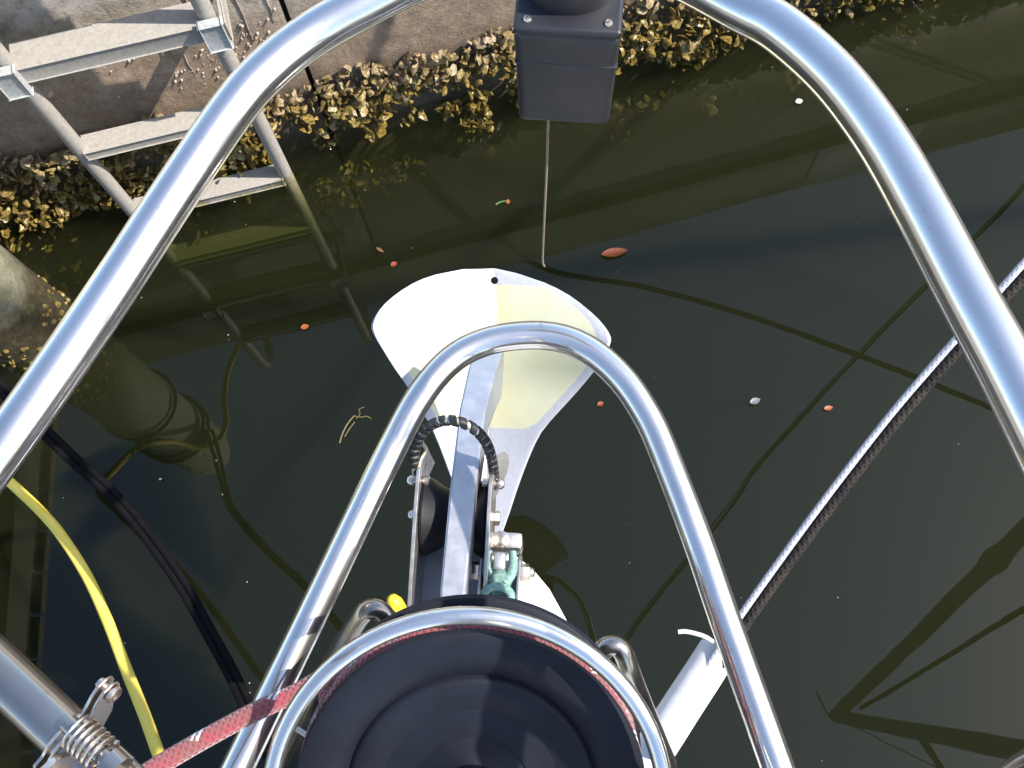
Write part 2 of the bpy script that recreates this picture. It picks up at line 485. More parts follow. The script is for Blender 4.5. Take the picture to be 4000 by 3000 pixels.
def tube_bm(bm, path, rad, segs=14, closed=False, cap=True, section=None, round_end=0):
    """sweep a circle (or a section [(x, y)]) along a path; UV: round, metres along"""
    uvl = bm.loops.layers.uv.verify()
    fr = frames(path, closed)
    n = len(path)
    L = [0.0]
    for i in range(1, n):
        L.append(L[-1] + (path[i] - path[i - 1]).length)
    rings = []
    for i in range(n):
        r = rad(i / (n - 1)) if callable(rad) else rad
        t, a, b = fr[i]
        ring = []
        for k in range(segs):
            if section:
                x, y = section[k]
                ring.append(bm.verts.new(path[i] + a * x * r + b * y * r))
            else:
                th = 2 * math.pi * k / segs
                ring.append(bm.verts.new(path[i] + a * math.cos(th) * r + b * math.sin(th) * r))
        rings.append(ring)
    m = n if closed else n - 1
    for i in range(m):
        A, B = rings[i], rings[(i + 1) % n]
        l0 = L[i]
        l1 = L[i + 1] if i + 1 < n else L[i] + (path[0] - path[i]).length
        for k in range(segs):
            k2 = (k + 1) % segs
            f = bm.faces.new((A[k], A[k2], B[k2], B[k]))
            for lp, (uu, vv) in zip(f.loops, ((k / segs, l0), ((k + 1) / segs, l0), ((k + 1) / segs, l1), (k / segs, l1))):
                lp[uvl].uv = (uu, vv)
    if cap and not closed:
        bm.faces.new(rings[0][::-1])
        bm.faces.new(rings[-1])
    return bm

def tube(name, pts, rad, mat, parent=None, segs=14, per=8, closed=False, section=None, smoothp=True):
    bm = bmesh.new()
    path = smooth_path(pts, per) if smoothp else [V(p) for p in pts]
    tube_bm(bm, path, rad, segs if section is None else len(section), closed, True, section)
    return link(name, bm, mat, parent)

def box_bm(bm, c, d, rot=None, bevel=0.0, seg=2, ax=None):
    """box centred at c with full sizes d; ax = three axis vectors"""
    ax = ax or (Vector((1, 0, 0)), Vector((0, 1, 0)), Vector((0, 0, 1)))
    ret = bmesh.ops.create_cube(bm, size=1.0)
    vs = ret['verts']
    for v in vs:
        p = v.co.copy()
        v.co = V(c) + ax[0] * p.x * d[0] + ax[1] * p.y * d[1] + ax[2] * p.z * d[2]
    if bevel:
        es = list({e for v in vs for e in v.link_edges})
        bmesh.ops.bevel(bm, geom=es, offset=bevel, segments=seg, profile=0.6, affect='EDGES')
    return bm

def box(name, c, d, mat, parent=None, bevel=0.0, ax=None, seg=2):
    bm = bmesh.new()
    box_bm(bm, c, d, None, bevel, seg, ax)
    return link(name, bm, mat, parent)

def lathe_bm(bm, prof, o, axis, segs=48, ref=None, cap=False):
    """prof: [(r, h)] about axis through o"""
    w = V(axis).normalized()
    ref = V(ref) if ref else (Vector((1, 0, 0)) if abs(w.x) < 0.9 else Vector((0, 1, 0)))
    a = (ref - w * ref.dot(w)).normalized()
    b = w.cross(a)
    rings = []
    for r, h in prof:
        if r < 1e-6:
            rings.append([bm.verts.new(V(o) + w * h)])
        else:
            rings.append([bm.verts.new(V(o) + w * h + (a * math.cos(2 * math.pi * k / segs) + b * math.sin(2 * math.pi * k / segs)) * r) for k in range(segs)])
    for A, B in zip(rings, rings[1:]):
        for k in range(segs):
            k2 = (k + 1) % segs
            vs = []
            for q in (A[k % len(A)], A[k2 % len(A)], B[k2 % len(B)], B[k % len(B)]):
                if q not in vs:
                    vs.append(q)
            if len(vs) > 2:
                bm.faces.new(vs)
    return bm

def lathe(name, prof, o, axis, mat, parent=None, segs=48):
    bm = bmesh.new()
    lathe_bm(bm, prof, o, axis, segs)
    return link(name, bm, mat, parent)

def prism(name, poly, o, eu, ev, ew, thick, mat, parent=None, bevel=0.0):
    """polygon in (eu, ev) at o, extruded by +-thick/2 along ew"""
    bm = bmesh.new()
    A = [bm.verts.new(V(o) + V(eu) * u + V(ev) * v - V(ew) * thick / 2) for u, v in poly]
    B = [bm.verts.new(V(o) + V(eu) * u + V(ev) * v + V(ew) * thick / 2) for u, v in poly]
    bm.faces.new(A[::-1])
    bm.faces.new(B)
    n = len(poly)
    for i in range(n):
        bm.faces.new((A[i], A[(i + 1) % n], B[(i + 1) % n], B[i]))
    if bevel:
        bmesh.ops.bevel(bm, geom=list(bm.edges), offset=bevel, segments=1, affect='EDGES')
    return link(name, bm, mat, parent)

def hexbolt(name, o, axis, rad, h, mat, parent, dome=True):
    bm = bmesh.new()
    lathe_bm(bm, [(0.0, 0.0), (rad, 0.0), (rad, h * 0.85), (rad * 0.88, h), (0.0, h)], o, axis, 6)
    if dome:
        lathe_bm(bm, [(rad * 0.62, h), (rad * 0.6, h * 1.35), (rad * 0.4, h * 1.6), (0.0, h * 1.68)], o, axis, 12)
    return link(name, bm, mat, parent)

# ------------------------------------------------------------------ the setting: water, bed, quay
WS = 0.185
def wall_y(x):
    return 1.46 + WS * (x + 0.417)
WU = Vector((1, WS, 0)).normalized()           # along the quay
WN = Vector((WS, -1, 0)).normalized()          # out of the wall, over the water
UP = Vector((0, 0, 1))

bm = bmesh.new()
box_bm(bm, (1.0, -16.0, -1.1), (60, 40, 2.2))
water = link('water', bm, 'water', None, False)
water['kind'] = 'structure'
bm = bmesh.new()
bmesh.ops.create_grid(bm, x_segments=4, y_segments=4, size=60)
for v in bm.verts:
    v.co.z = -2.35
bed = link('harbour_bed', bm, 'mud', None, False)
bed['kind'] = 'structure'

quay = thing('quay_wall', 'tide stained concrete quay wall with an open vertical joint', 'quay wall', (-0.417, wall_y(-0.417), -2.2))
def wall_piece(name, s0, s1, z0, z1, proud, thick, mat, nu, nz, rough=0.004):
    """a slab of the quay, s metres along WU from the joint"""
    o = Vector((-0.417, wall_y(-0.417), 0))
    bm = bmesh.new()
    g = [[None] * (nz + 1) for _ in range(nu + 1)]
    for i in range(nu + 1):
        for j in range(nz + 1):
            s = s0 + (s1 - s0) * i / nu
            z = z0 + (z1 - z0) * j / nz
            d = proud + rough * (noise.noise(Vector((s * 7, z * 7, proud * 50))) + 0.5 * noise.noise(Vector((s * 25, z * 25, 3))))
            if i in (0, nu) or j in (0, nz):
                d -= 0.004
            g[i][j] = bm.verts.new(o + WU * s + UP * z + WN * d)
    for i in range(nu):
        for j in range(nz):
            bm.faces.new((g[i][j], g[i + 1][j], g[i + 1][j + 1], g[i][j + 1]))
    # returns to the back
    def back(v):
        return bm.verts.new(v.co - WN * (thick + (v.co - o).dot(WN)))
    ring = [g[i][0] for i in range(nu + 1)] + [g[nu][j] for j in range(1, nz + 1)] + [g[i][nz] for i in range(nu - 1, -1, -1)] + [g[0][j] for j in range(nz - 1, 0, -1)]
    bk = [back(v) for v in ring]
    n = len(ring)
    for i in range(n):
        bm.faces.new((ring[i], bk[i], bk[(i + 1) % n], ring[(i + 1) % n]))
    return link(name, bm, mat, quay)
wall_piece('wall_panel', -3.2, -0.006, -2.2, 0.79, 0.0, 0.3, 'wall', 150, 140)
wall_piece('wall_panel', 0.006, 3.2, -2.2, 0.79, 0.003, 0.3, 'wall', 150, 140)
wall_piece('wall_panel', 3.212, 9.0, -2.2, 0.79, 0.001, 0.3, 'wall', 40, 30)
wall_piece('wall_panel', -9.0, -3.212, -2.2, 0.79, 0.001, 0.3, 'wall', 40, 30)
cap_l = wall_piece('cap_beam', -9.0, 1.60, 0.795, 1.06, 0.035, 0.6, 'cap', 80, 8)
wall_piece('cap_beam', 1.61, 2.02, 0.795, 1.063, 0.037, 0.6, 'cap_pale', 10, 8)
wall_piece('cap_beam', 2.03, 9.0, 0.795, 1.06, 0.034, 0.6, 'cap', 60, 8)
o0 = Vector((-0.417, wall_y(-0.417), 0))
bm = bmesh.new()
cs = [o0 + WU * s - WN * d + UP * 1.045 for s, d in ((-9, 0.58), (9, 0.58), (9, 14), (-9, 14))]
vs = [bm.verts.new(c) for c in cs] + [bm.verts.new(c - UP * 0.2) for c in cs]
bm.faces.new(vs[:4])
for i in range(4):
    bm.faces.new((vs[i], vs[(i + 1) % 4], vs[4 + (i + 1) % 4], vs[4 + i]))
qd = link('quay_pavement', bm, 'cap', None, False)
qd['kind'] = 'structure'
# backing behind the joint
box('joint_filler', o0 - WN * 0.06 + UP * -0.7, (0.05, 0.06, 2.9), 'mud', quay, 0, (WU, WN, UP))

def on_wall(x, z, d=0.0):
    return Vector((x, wall_y(x), z)) + WN * d
# mineral streaks that run down the face
for (x, za, zb, w) in ((-0.70, 0.52, 0.40, 0.0028), (-0.60, 0.56, 0.41, 0.0022), (-0.505, 0.60, 0.38, 0.003), (-0.445, 0.50, 0.42, 0.002), (-0.83, 0.47, 0.42, 0.002), (-0.66, 0.40, 0.30, 0.0016), (-0.12, 0.44, 0.33, 0.002), (-0.20, 0.40, 0.35, 0.0016)):
    pts = [on_wall(x + 0.0012 * math.sin(k * 1.7 + x * 9), za + (zb - za) * k / 6, 0.001) for k in range(7)]
    tube('mineral_streak', pts, lambda t, w=w: w * (1.1 - 0.7 * t), 'barnacle', quay, 6, 3)

# barnacles
rb = random.Random(3)
bm = bmesh.new()
clus = [(rb.uniform(-1.35, 1.6), rb.uniform(0.30, 0.47)) for _ in range(46)] + [(-0.50, 0.40), (-0.47, 0.37), (-0.52, 0.36), (-0.62, 0.33), (-0.70, 0.33), (0.02, 0.45), (0.05, 0.42), (0.0, 0.40)]
for cx, cz in clus:
    for _ in range(rb.randint(4, 16)):
        x, z = cx + rb.gauss(0, 0.035), cz + rb.gauss(0, 0.022)
        if z < 0.24 or z > 0.53:
            continue
        r = rb.uniform(0.0014, 0.0034) * (1.5 if rb.random() < 0.06 else 1)
        lathe_bm(bm, [(r * 1.15, -0.003), (r, r * 0.5), (r * 0.6, r * 1.25), (r * 0.25, r * 1.0), (0, r * 0.8)], on_wall(x, z, 0.001), WN, 6)
bo = link('barnacle_crust', bm, 'barnacle', quay)
bo['kind'] = 'stuff'

# ------------------------------------------------------------------ oysters along the waterline
def oyster_mesh(seed):
    rr = random.Random(seed)
    bm = bmesh.new()
    n = 10
    ph = [rr.uniform(0, 6.28) for _ in range(4)]
    W = rr.uniform(0.55, 0.95)
    rim = []
    for k in range(n):
        th = 2 * math.pi * (k + rr.uniform(-0.25, 0.25)) / n
        e = 1 + 0.15 * math.sin(3 * th + ph[0]) + rr.uniform(-0.16, 0.16)
        x = math.cos(th) * 0.5 * e + 0.5
        y = math.sin(th) * W * 0.5 * e * (0.5 + 0.5 * min(1, max(0, x) * 1.4))
        rim.append((x, y))
    cup = rr.uniform(0.10, 0.26)
    curl = rr.uniform(-0.25, 0.35)
    twist = rr.uniform(-0.35, 0.35)
    hollow = rr.random() < 0.5
    def z_at(x, y):
        return curl * x * x + twist * x * y
    top = [bm.verts.new((x, y, z_at(x, y) + rr.uniform(-0.05, 0.05))) for x, y in rim]
    mid = [bm.verts.new((0.5 + (x - 0.5) * 0.66, y * 0.66, z_at(x, y) * 0.8 + cup * 0.75 + rr.uniform(-0.04, 0.04))) for x, y in rim]
    ctr = bm.verts.new((0.42, 0.0, cup * (0.55 if hollow else 1.05) + z_at(0.42, 0)))
    low = bm.verts.new((0.5, 0.0, -0.04 + z_at(0.5, 0)))
    for k in range(n):
        k2 = (k + 1) % n
        bm.faces.new((top[k], top[k2], mid[k2], mid[k]))
        bm.faces.new((mid[k], mid[k2], ctr))
        bm.faces.new((top[k2], top[k], low))
    bmesh.ops.recalc_face_normals(bm, faces=bm.faces)
    me = bpy.data.meshes.new('oyster_shell')
    bm.to_mesh(me)
    bm.free()
    me.materials.append(M['oyster'])
    me.shade_smooth()
    me.set_sharp_from_angle(angle=R(24))
    return me
shells = [oyster_mesh(100 + i) for i in range(16)]
bed_o = thing('oyster_bed', 'band of crusted oyster shells along the waterline of the quay wall', 'oysters', on_wall(-0.2, -0.4))
ro = random.Random(21)
spots = []
def lower_edge(x):
    return -0.02 - 0.10 * (0.5 + 0.5 * math.sin(x * 5.1 + 0.6)) - 0.10 * max(0, math.sin(x * 9.3 + 2.0))
tries = 0
while len(spots) < 5600 and tries < 120000:
    tries += 1
    x = ro.uniform(-1.75, 2.0)
    z = ro.uniform(-0.30, 0.245)
    top = 0.215 + 0.03 * noise.noise(Vector((x * 9, 0, 5))) + 0.012 * math.sin(x * 31)
    if z > top:
        continue
    cl = noise.noise(Vector((x * 6.5, z * 7.0, 1.7))) + 0.5 * noise.noise(Vector((x * 15, z * 15, 9.0)))
    keep = 1.0 if z > 0.10 else (0.9 if z > lower_edge(x) + 0.1 else 0.4)
    if z < 0.10 and cl < -0.26:
        continue
    if z < -0.02 and cl < (0.10 if x < 0.0 else 0.30):
        continue
    if ro.random() > keep:
        continue
    thick = (0.012 + 0.075 * max(0, min(1, (0.24 - z) / 0.16))) * (0.75 + 0.8 * max(0, cl))
    spots.append((x, z, thick))
inst = []
for x, z, th in spots:
    size = (ro.uniform(0.024, 0.042) if ro.random() < 0.42 else ro.uniform(0.010, 0.024)) * (1.0 if z > -0.05 else 0.9)
    d = th * ro.uniform(0.35, 1.0)
    p = on_wall(x, z, d)
    # shell grows outward: hinge on the bed, lip pointing out and up or down
    out = (WN * ro.uniform(0.35, 1.0) + UP * ro.gauss(0.25, 0.5) + WU * ro.gauss(0, 0.55)).normalized()
    side = out.cross(Vector((ro.gauss(0, 1), ro.gauss(0, 1), ro.gauss(0, 1)))).normalized()
    nrm = out.cross(side).normalized()
    mt = Matrix((out, side, nrm)).transposed().to_4x4()
    mt = Matrix.Translation(p - out * size * 0.25) @ mt @ Matrix.Diagonal((size, size, size * ro.uniform(0.8, 1.25), 1))
    inst.append((mt, ro.randrange(len(shells)), size, p))
# the nearest and largest 290 that stand clear in the picture are single shells
def in_front(p):
    q = cam.matrix_world.inverted() @ p
    u, w = q.x / -q.z, q.y / -q.z
    return abs(u) < 0.56 and abs(w) < 0.42
order = sorted(range(len(inst)), key=lambda i: -(inst[i][2] + (0.05 if in_front(inst[i][3]) else 0) + (0.02 if inst[i][3].z > 0.0 else 0)))
single = set(order[:290])
bmr = bmesh.new()
bpos = bed_o.matrix_world.inverted()
for i, (mt, k, size, p) in enumerate(inst):
    if i in single:
        o = bpy.data.objects.new('oyster_shell', shells[k])
        C.objects.link(o)
        o.parent = bed_o
        o.matrix_parent_inverse = bpos
        o.matrix_basis = mt
    else:
        tmp = bmesh.new()
        tmp.from_mesh(shells[k])
        tmp.transform(mt)
        me = bpy.data.meshes.new('tmp')
        tmp.to_mesh(me)
        tmp.free()
        bmr.from_mesh(me)
        bpy.data.meshes.remove(me)
rest = link('oyster_crust', bmr, 'oyster', bed_o)
rest['kind'] = 'stuff'

# ------------------------------------------------------------------ ladder on the quay
LL = Vector((-0.925, 1.255, 0))
LR = Vector((-0.530, 1.320, 0))
lad = thing('quay_ladder', 'pale galvanised steel ladder hanging down the quay wall into the water', 'ladder', (LL + LR) / 2 + Vector((0, 0, -1.2)))
LU = (LR - LL).normalized()
LN = LU.cross(UP).normalized()
if LN.dot(WN) < 0:
    LN = -LN
for base in (LL, LR):
    pts = [base + UP * z for z in (-1.2, -0.6, 0.0, 0.5, 0.9, 1.12)] + [base + UP * 1.22 - LN * 0.02, base + UP * 1.285 - LN * 0.07, base + UP * 1.30 - LN * 0.15, base + UP * 1.275 - LN * 0.22, base + UP * 1.2 - LN * 0.26, base + UP * 1.04 - LN * 0.27]
    tube('stile', pts, 0.0175, 'ladder', lad, 16, 6)
for z in (-0.86, -0.55, -0.245, 0.02, 0.305, 0.60, 0.885):
    top = abs(z - 0.60) < 0.01
    dep, hgt = (0.062, 0.040) if top else (0.046, 0.026)
    c = (LL + LR) / 2 + UP * (z - hgt / 2 + 0.005) - LN * (0.004 if not top else 0.012)
    box('rung', c, ((LR - LL).length - 0.02, dep, hgt), 'ladder', lad, 0.003, (LU, LN, UP))
# wall brackets beside the broad rung
for base, sgn in ((LL, -1), (LR, 1)):
    c = base + UP * 0.585 + LU * sgn * 0.004
    bk = box('bracket', c + LN * 0.030, (0.044, 0.014, 0.070), 'ladder_face', lad, 0.004, (LU, LN, UP))
    box('bracket_arm', c + LU * sgn * 0.024 - LN * 0.045, (0.007, 0.145, 0.050), 'ladder', bk, 0.002, (LU, LN, UP))
    box('wall_plate', c + LU * sgn * 0.030 - LN * 0.117, (0.05, 0.006, 0.09), 'ladder', bk, 0.002, (LU, LN, UP))

# ------------------------------------------------------------------ timber pile with rope turns
PX = Vector((-1.20, 0.985, 0))
pile = thing('mooring_pile', 'pale round topped timber pile with black rope turns tied round it', 'pile', PX + UP * -2.2)
lathe('post', [(0.0, -2.2), (0.115, -2.2), (0.112, 0.0), (0.105, 1.15), (0.100, 1.30), (0.082, 1.37), (0.045, 1.41), (0.0, 1.42)], PX, UP, 'pile', pile, 28)
for zc, wob in ((0.70, 0.010), (0.96, 0.02), (0.985, -0.015), (1.012, 0.01)):
    pts = [PX + Vector((math.cos(a) * 0.118, math.sin(a) * 0.118, zc + wob * math.sin(a * 1.0 + zc * 20))) for a in [2 * math.pi * k / 24 for k in range(24)]]
    tube('rope_turn', pts, 0.0060, 'black_rope', pile, 8, 1, True, None, False)
bm = bmesh.new()
rk = random.Random(5)
for _ in range(420):
    a, z = rk.uniform(0, 6.283), rk.uniform(-0.4, 0.10)
    r = rk.uniform(0.003, 0.010)
    o = PX + Vector((math.cos(a), math.sin(a), 0)) * 0.112 + UP * z
    lathe_bm(bm, [(r, -0.006), (r * 0.8, r * 0.5), (r * 0.3, r * 0.8), (0, r * 0.7)], o, Vector((math.cos(a), math.sin(a), rk.uniform(-0.4, 0.4))), 6)
pg = link('shell_growth', bm, 'oyster', pile)
pg['kind'] = 'stuff'

# ------------------------------------------------------------------ finger pier to port (seen in the water only)
pier = thing('finger_pier', 'grey timber finger pier reflected at the edge of the water', 'pier', (-2.2, -1.5, -2.2))
for k in range(38):
    y = 1.05 - k * 0.145
    o = box('plank', (-2.22, y, 1.10), (1.10, 0.135, 0.035), 'wood', pier, 0.004)
    o.rotation_euler.z = 0
box('stringer', (-1.72, -1.6, 1.0), (0.05, 5.4, 0.16), 'wood', pier, 0.004)
box('stringer', (-2.70, -1.6, 1.0), (0.05, 5.4, 0.16), 'wood', pier, 0.004)
for y in (-1.2, -3.6):
    for x in (-1.84, -2.6):
        lathe('pier_leg', [(0, -2.2), (0.08, -2.2), (0.08, 1.08), (0, 1.08)], (x, y, 0), UP, 'wood', pier, 16)

# ------------------------------------------------------------------ own boat: hull and deck nose
boat = thing('sailboat', 'white gelcoat bow of the sailboat under the furling drum', 'sailboat', (-0.035, -3.0, 0.0))
def deck_half(y):
    t = max(0.0, 0.165 - y)
    return 0.060 * (1 - math.exp(-28 * t)) + 1.6 * (1 - math.exp(-0.14 * t)) if t > 0 else 0.0
ys = [0.165, 0.16, 0.15, 0.135, 0.11, 0.08, 0.04, 0.0, -0.06, -0.14, -0.25, -0.45, -0.8, -1.3, -2.0, -3.0, -4.0, -5.0]
XC = -0.035
bm = bmesh.new()
sections = []
zs = [1.0, 0.985, 0.94, 0.8, 0.6, 0.4, 0.2, 0.0, -0.25]
for y in ys:
    row = []
    for j, z in enumerate(zs):
        rake = (1.0 - z) * 0.62
        t = max(0.0, 0.165 - (y + rake))
        h = deck_half(y + rake * 0.75) * (1.0 if j else 0.93)
        yy = y
        if y + rake > 0.165 - 1e-6 or h < 0.006:
            h = max(h, 0.0)
        row.append((yy, z, h))
    sections.append(row)
gR, gL = [], []
for row in sections:
    gR.append([bm.verts.new((XC + h, y - (1.0 - z) * 0.62, z)) for (y, z, h0), h in zip(row, [deck_half(r[0]) * (0.93 if k == 0 else 1.0 - 0.45 * max(0, (0.94 - r[1]))) for k, r in enumerate(row)])])
    gL.append([bm.verts.new((2 * XC - v.co.x, v.co.y, v.co.z)) for v in gR[-1]])
for A, B, flip in [(gR[i], gR[i + 1], False) for i in range(len(ys) - 1)] + [(gL[i], gL[i + 1], True) for i in range(len(ys) - 1)]:
    for j in range(len(zs) - 1):
        bm.faces.new((A[j], A[j + 1], B[j + 1], B[j]) if not flip else (A[j], B[j], B[j + 1], A[j + 1]))
bmesh.ops.remove_doubles(bm, verts=bm.verts, dist=0.0005)
link('hull', bm, 'white_gel', boat)
bm = bmesh.new()
rv = [bm.verts.new((XC + deck_half(y) * 0.93, y, 1.0)) for y in ys[1:]]
lv = [bm.verts.new((XC - deck_half(y) * 0.93, y, 1.0)) for y in ys[1:]]
for i in range(len(rv) - 1):
    bm.faces.new((rv[i], rv[i + 1], lv[i + 1], lv[i]))
link('deck', bm, 'white_gel', boat)

# ------------------------------------------------------------------ pulpit
pulpit = thing('bow_pulpit', 'polished stainless tube pulpit with a high outer hoop and a lower inner hoop', 'pulpit', (0, -0.2, 1.0))
up_l = [(-0.3804, 0.0190, 1.6020), (-0.3512, 0.0651, 1.6040), (-0.3222, 0.1063, 1.6060), (-0.2860, 0.1523, 1.6100), (-0.2358, 0.2242, 1.6150), (-0.1887, 0.2973, 1.6200), (-0.1512, 0.3522, 1.6240), (-0.1272, 0.3779, 1.6260), (-0.1002, 0.3972, 1.6280), (-0.0697, 0.4110, 1.6310)]
up_r = [(0.1507, 0.3654, 1.6550), (0.1710, 0.3416, 1.6600), (0.1915, 0.3029, 1.6660), (0.2053, 0.2590, 1.6720), (0.2141, 0.2120, 1.6780), (0.2221, 0.1600, 1.6840), (0.2289, 0.1159, 1.6900), (0.2366, 0.0620, 1.6950), (0.2428, 0.0115, 1.7000), (0.2507, -0.0362, 1.7000)]
apex = [(-0.035, 0.4235, 1.635), (0.01, 0.430, 1.640), (0.05, 0.4275, 1.644), (0.086, 0.4165, 1.648), (0.120, 0.3945, 1.652)]
aft_l = [(-0.44, -0.46, 1.0), (-0.46, -0.44, 1.2), (-0.475, -0.40, 1.45), (-0.47, -0.33, 1.56), (-0.45, -0.20, 1.597), (-0.42, -0.07, 1.602)]
aft_r = [(0.252, -0.05, 1.70), (0.268, -0.15, 1.70), (0.296, -0.32, 1.69), (0.31, -0.43, 1.63), (0.305, -0.47, 1.5), (0.28, -0.50, 1.2), (0.24, -0.52, 1.0)]
tube('outer_rail', aft_l + up_l[1:] + apex + up_r[:-1] + aft_r, 0.0134, 'steel', pulpit, 32, 8)
inner = [(-0.3175, -0.1705, 1.3200), (-0.2842, -0.1095, 1.3200), (-0.2443, -0.0363, 1.3200), (-0.2020, 0.0408, 1.3200), (-0.1664, 0.1059, 1.3200), (-0.1156, 0.1998, 1.3200), (-0.0843, 0.2530, 1.3200), (-0.0529, 0.2864, 1.3200), (-0.0196, 0.3012, 1.3200), (0.0199, 0.3034, 1.3200), (0.0512, 0.2962, 1.3200), (0.0764, 0.2793, 1.3200), (0.0979, 0.2529, 1.3200), (0.1124, 0.2235, 1.3200), (0.1228, 0.1910, 1.3200), (0.1416, 0.1069, 1.3200), (0.1533, 0.0434, 1.3200), (0.1756, -0.0713, 1.3200), (0.1902, -0.1497, 1.3200), (0.2033, -0.2202, 1.3200)]
tube('inner_rail', inner, 0.0130, 'steel', pulpit, 32, 8)
tube('cross_brace', [(-0.334, 0.087, 1.606)] + [(-0.3078, 0.0635, 1.6100), (-0.2762, 0.0342, 1.6100), (-0.2484, 0.0086, 1.6100), (-0.2211, -0.0167, 1.6100), (-0.1970, -0.0413, 1.6050)] + [(-0.180, -0.062, 1.585), (-0.195, -0.10, 1.52), (-0.235, -0.12, 1.42), (-0.288, -0.12, 1.335)], 0.0128, 'steel_dark', pulpit, 28, 6)
tube('cross_brace', [(0.250, -0.035, 1.698), (0.246, -0.05, 1.66)] + [(0.2315, -0.0590, 1.6200)] + [(0.212, -0.10, 1.53), (0.198, -0.13, 1.43), (0.194, -0.15, 1.335)], 0.0128, 'steel_dark', pulpit, 28, 6)
leg_l = V(inner[0])
leg_r = V(inner[-1])
for pts in ((leg_l + Vector((0, 0, 0.005)), leg_l + Vector((0.01, -0.04, -0.06)), leg_l + Vector((0.08, -0.10, -0.18)), (-0.15, -0.36, 1.0)), (leg_r + Vector((0, 0, 0.005)), leg_r + Vector((-0.01, -0.04, -0.06)), leg_r + Vector((-0.05, -0.10, -0.18)), (0.085, -0.38, 1.0))):
    tube('leg', pts, 0.0125, 'steel', pulpit, 20, 4)

# ------------------------------------------------------------------ navigation light
nav = thing('navigation_light', 'dark grey plastic navigation light housing mounted inside the pulpit hoop', 'navigation light', (0.05, 0.385, 1.58))
nx = Vector((0.060, -0.011, 0)).normalized()
ny = Vector((-nx.y, nx.x, 0))
nc = Vector((0.0505, 0.3525, 1.62)) + ny * 0.032
bm = bmesh.new()
box_bm(bm, nc - UP * 0.006, (0.061, 0.064, 0.086), None, 0.0055, 4, (nx, ny, UP))
for v in bm.verts:                                             # moulded draft
    k = (v.co.z - nc.z)
    v.co += nx * ((v.co - nc).dot(nx) * k * 0.5)
link('housing', bm, 'nav_grey', nav)
box('lid', nc + UP * 0.0395, (0.0622, 0.0645, 0.006), 'nav_dark', nav, 0.0026, (nx, ny, UP), 3)
bm = bmesh.new()
box_bm(bm, nc + UP * 0.012, (0.0618, 0.0648, 0.0012), None, 0.0004, 1, (nx, ny, UP))
link('seam', bm, 'nav_dark', nav)
lathe('lamp_head', [(0.0, 0.0), (0.0305, 0.0), (0.0305, 0.022), (0.0295, 0.026), (0.023, 0.034), (0.021, 0.035), (0.0, 0.0355)], nc + UP * 0.0425 + ny * 0.009, UP, 'nav_grey', nav, 48)
for s in (-1, 1):
    so = nc + UP * 0.0424 + nx * s * 0.0232 - ny * 0.0255
    sc_ = lathe('screw', [(0.0, 0.0), (0.0026, 0.0), (0.0026, 0.0008), (0.0019, 0.0017), (0.0, 0.0020)], so, UP, 'steel_bolt', nav, 16)
    box('cross_slot', so + UP * 0.0019, (0.0024, 0.0005, 0.0004), 'black_plastic', sc_, 0, ((nx + ny).normalized(), (nx - ny).normalized(), UP))
box('mount', nc + ny * 0.036 + UP * 0.01, (0.024, 0.02, 0.03), 'nav_dark', nav, 0.003, (nx, ny, UP))
sx = [(0.0445, 0.3745, 1.585), (0.0425, 0.371, 1.55), (0.0415, 0.368, 1.5), (0.0400, 0.366, 1.44), (0.0385, 0.364, 1.38), (0.0380, 0.363, 1.345), (0.0395, 0.363, 1.335)]
tag(tube('hanging_cord', sx, 0.00095, 'tan_cord', None, 8, 4), 'thin tan cord dangling from the navigation light housing', 'cord')

# ------------------------------------------------------------------ bow roller
BO = Vector((-0.078, 0.195, 0))
BF = Vector((0.136, 0.9907, 0))
BR = Vector((0.9907, -0.136, 0))
roller = thing('bow_roller', 'stainless bow roller with black rubber wheel between two upright cheek plates', 'bow roller', BO + BF * -0.1 + UP * 1.0)
# left cheek with its inward bent nose
def plate(name, pts, thick, mat, parent):
    """strip of points (b, a, z_low, z_high) along the roller, thickness along BR"""
    bm = bmesh.new()
    f0, f1 = [], []
    for b, a, zl, zh in pts:
        o = BO + BF * b + BR * a
        f0.append((bm.verts.new(o + UP * zl - BR * thick / 2), bm.verts.new(o + UP * zh - BR * thick / 2)))
        f1.append((bm.verts.new(o + UP * zl + BR * thick / 2), bm.verts.new(o + UP * zh + BR * thick / 2)))
    n = len(pts)
    for i in range(n - 1):
        bm.faces.new((f0[i][0], f0[i + 1][0], f0[i + 1][1], f0[i][1]))
        bm.faces.new((f1[i][0], f1[i][1], f1[i + 1][1], f1[i + 1][0]))
        bm.faces.new((f0[i][1], f0[i + 1][1], f1[i + 1][1], f1[i][1]))
        bm.faces.new((f0[i][0], f1[i][0], f1[i + 1][0], f0[i + 1][0]))
    bm.faces.new((f0[0][0], f0[0][1], f1[0][1], f1[0][0]))
    bm.faces.new((f0[-1][0], f1[-1][0], f1[-1][1], f0[-1][1]))
    bmesh.ops.bevel(bm, geom=list(bm.edges), offset=0.0006, segments=1, affect='EDGES')
    return link(name, bm, mat, parent)
ckl = plate('cheek_plate', [(-0.19, -0.040, 1.0, 1.075), (-0.10, -0.040, 1.0, 1.095), (0.0, -0.040, 1.0, 1.105), (0.040, -0.040, 1.02, 1.105), (0.052, -0.039, 1.03, 1.104), (0.066, -0.033, 1.035, 1.10), (0.078, -0.041, 1.04, 1.095)], 0.004, 'plate', roller)
tube('tea_stained_rim', [BO + BF * b + BR * a + UP * z for b, a, z in ((0.045, -0.0395, 1.105), (0.055, -0.0375, 1.1045), (0.066, -0.033, 1.1005), (0.078, -0.041, 1.0955))], 0.0014, 'tan_edge', ckl, 8, 3)
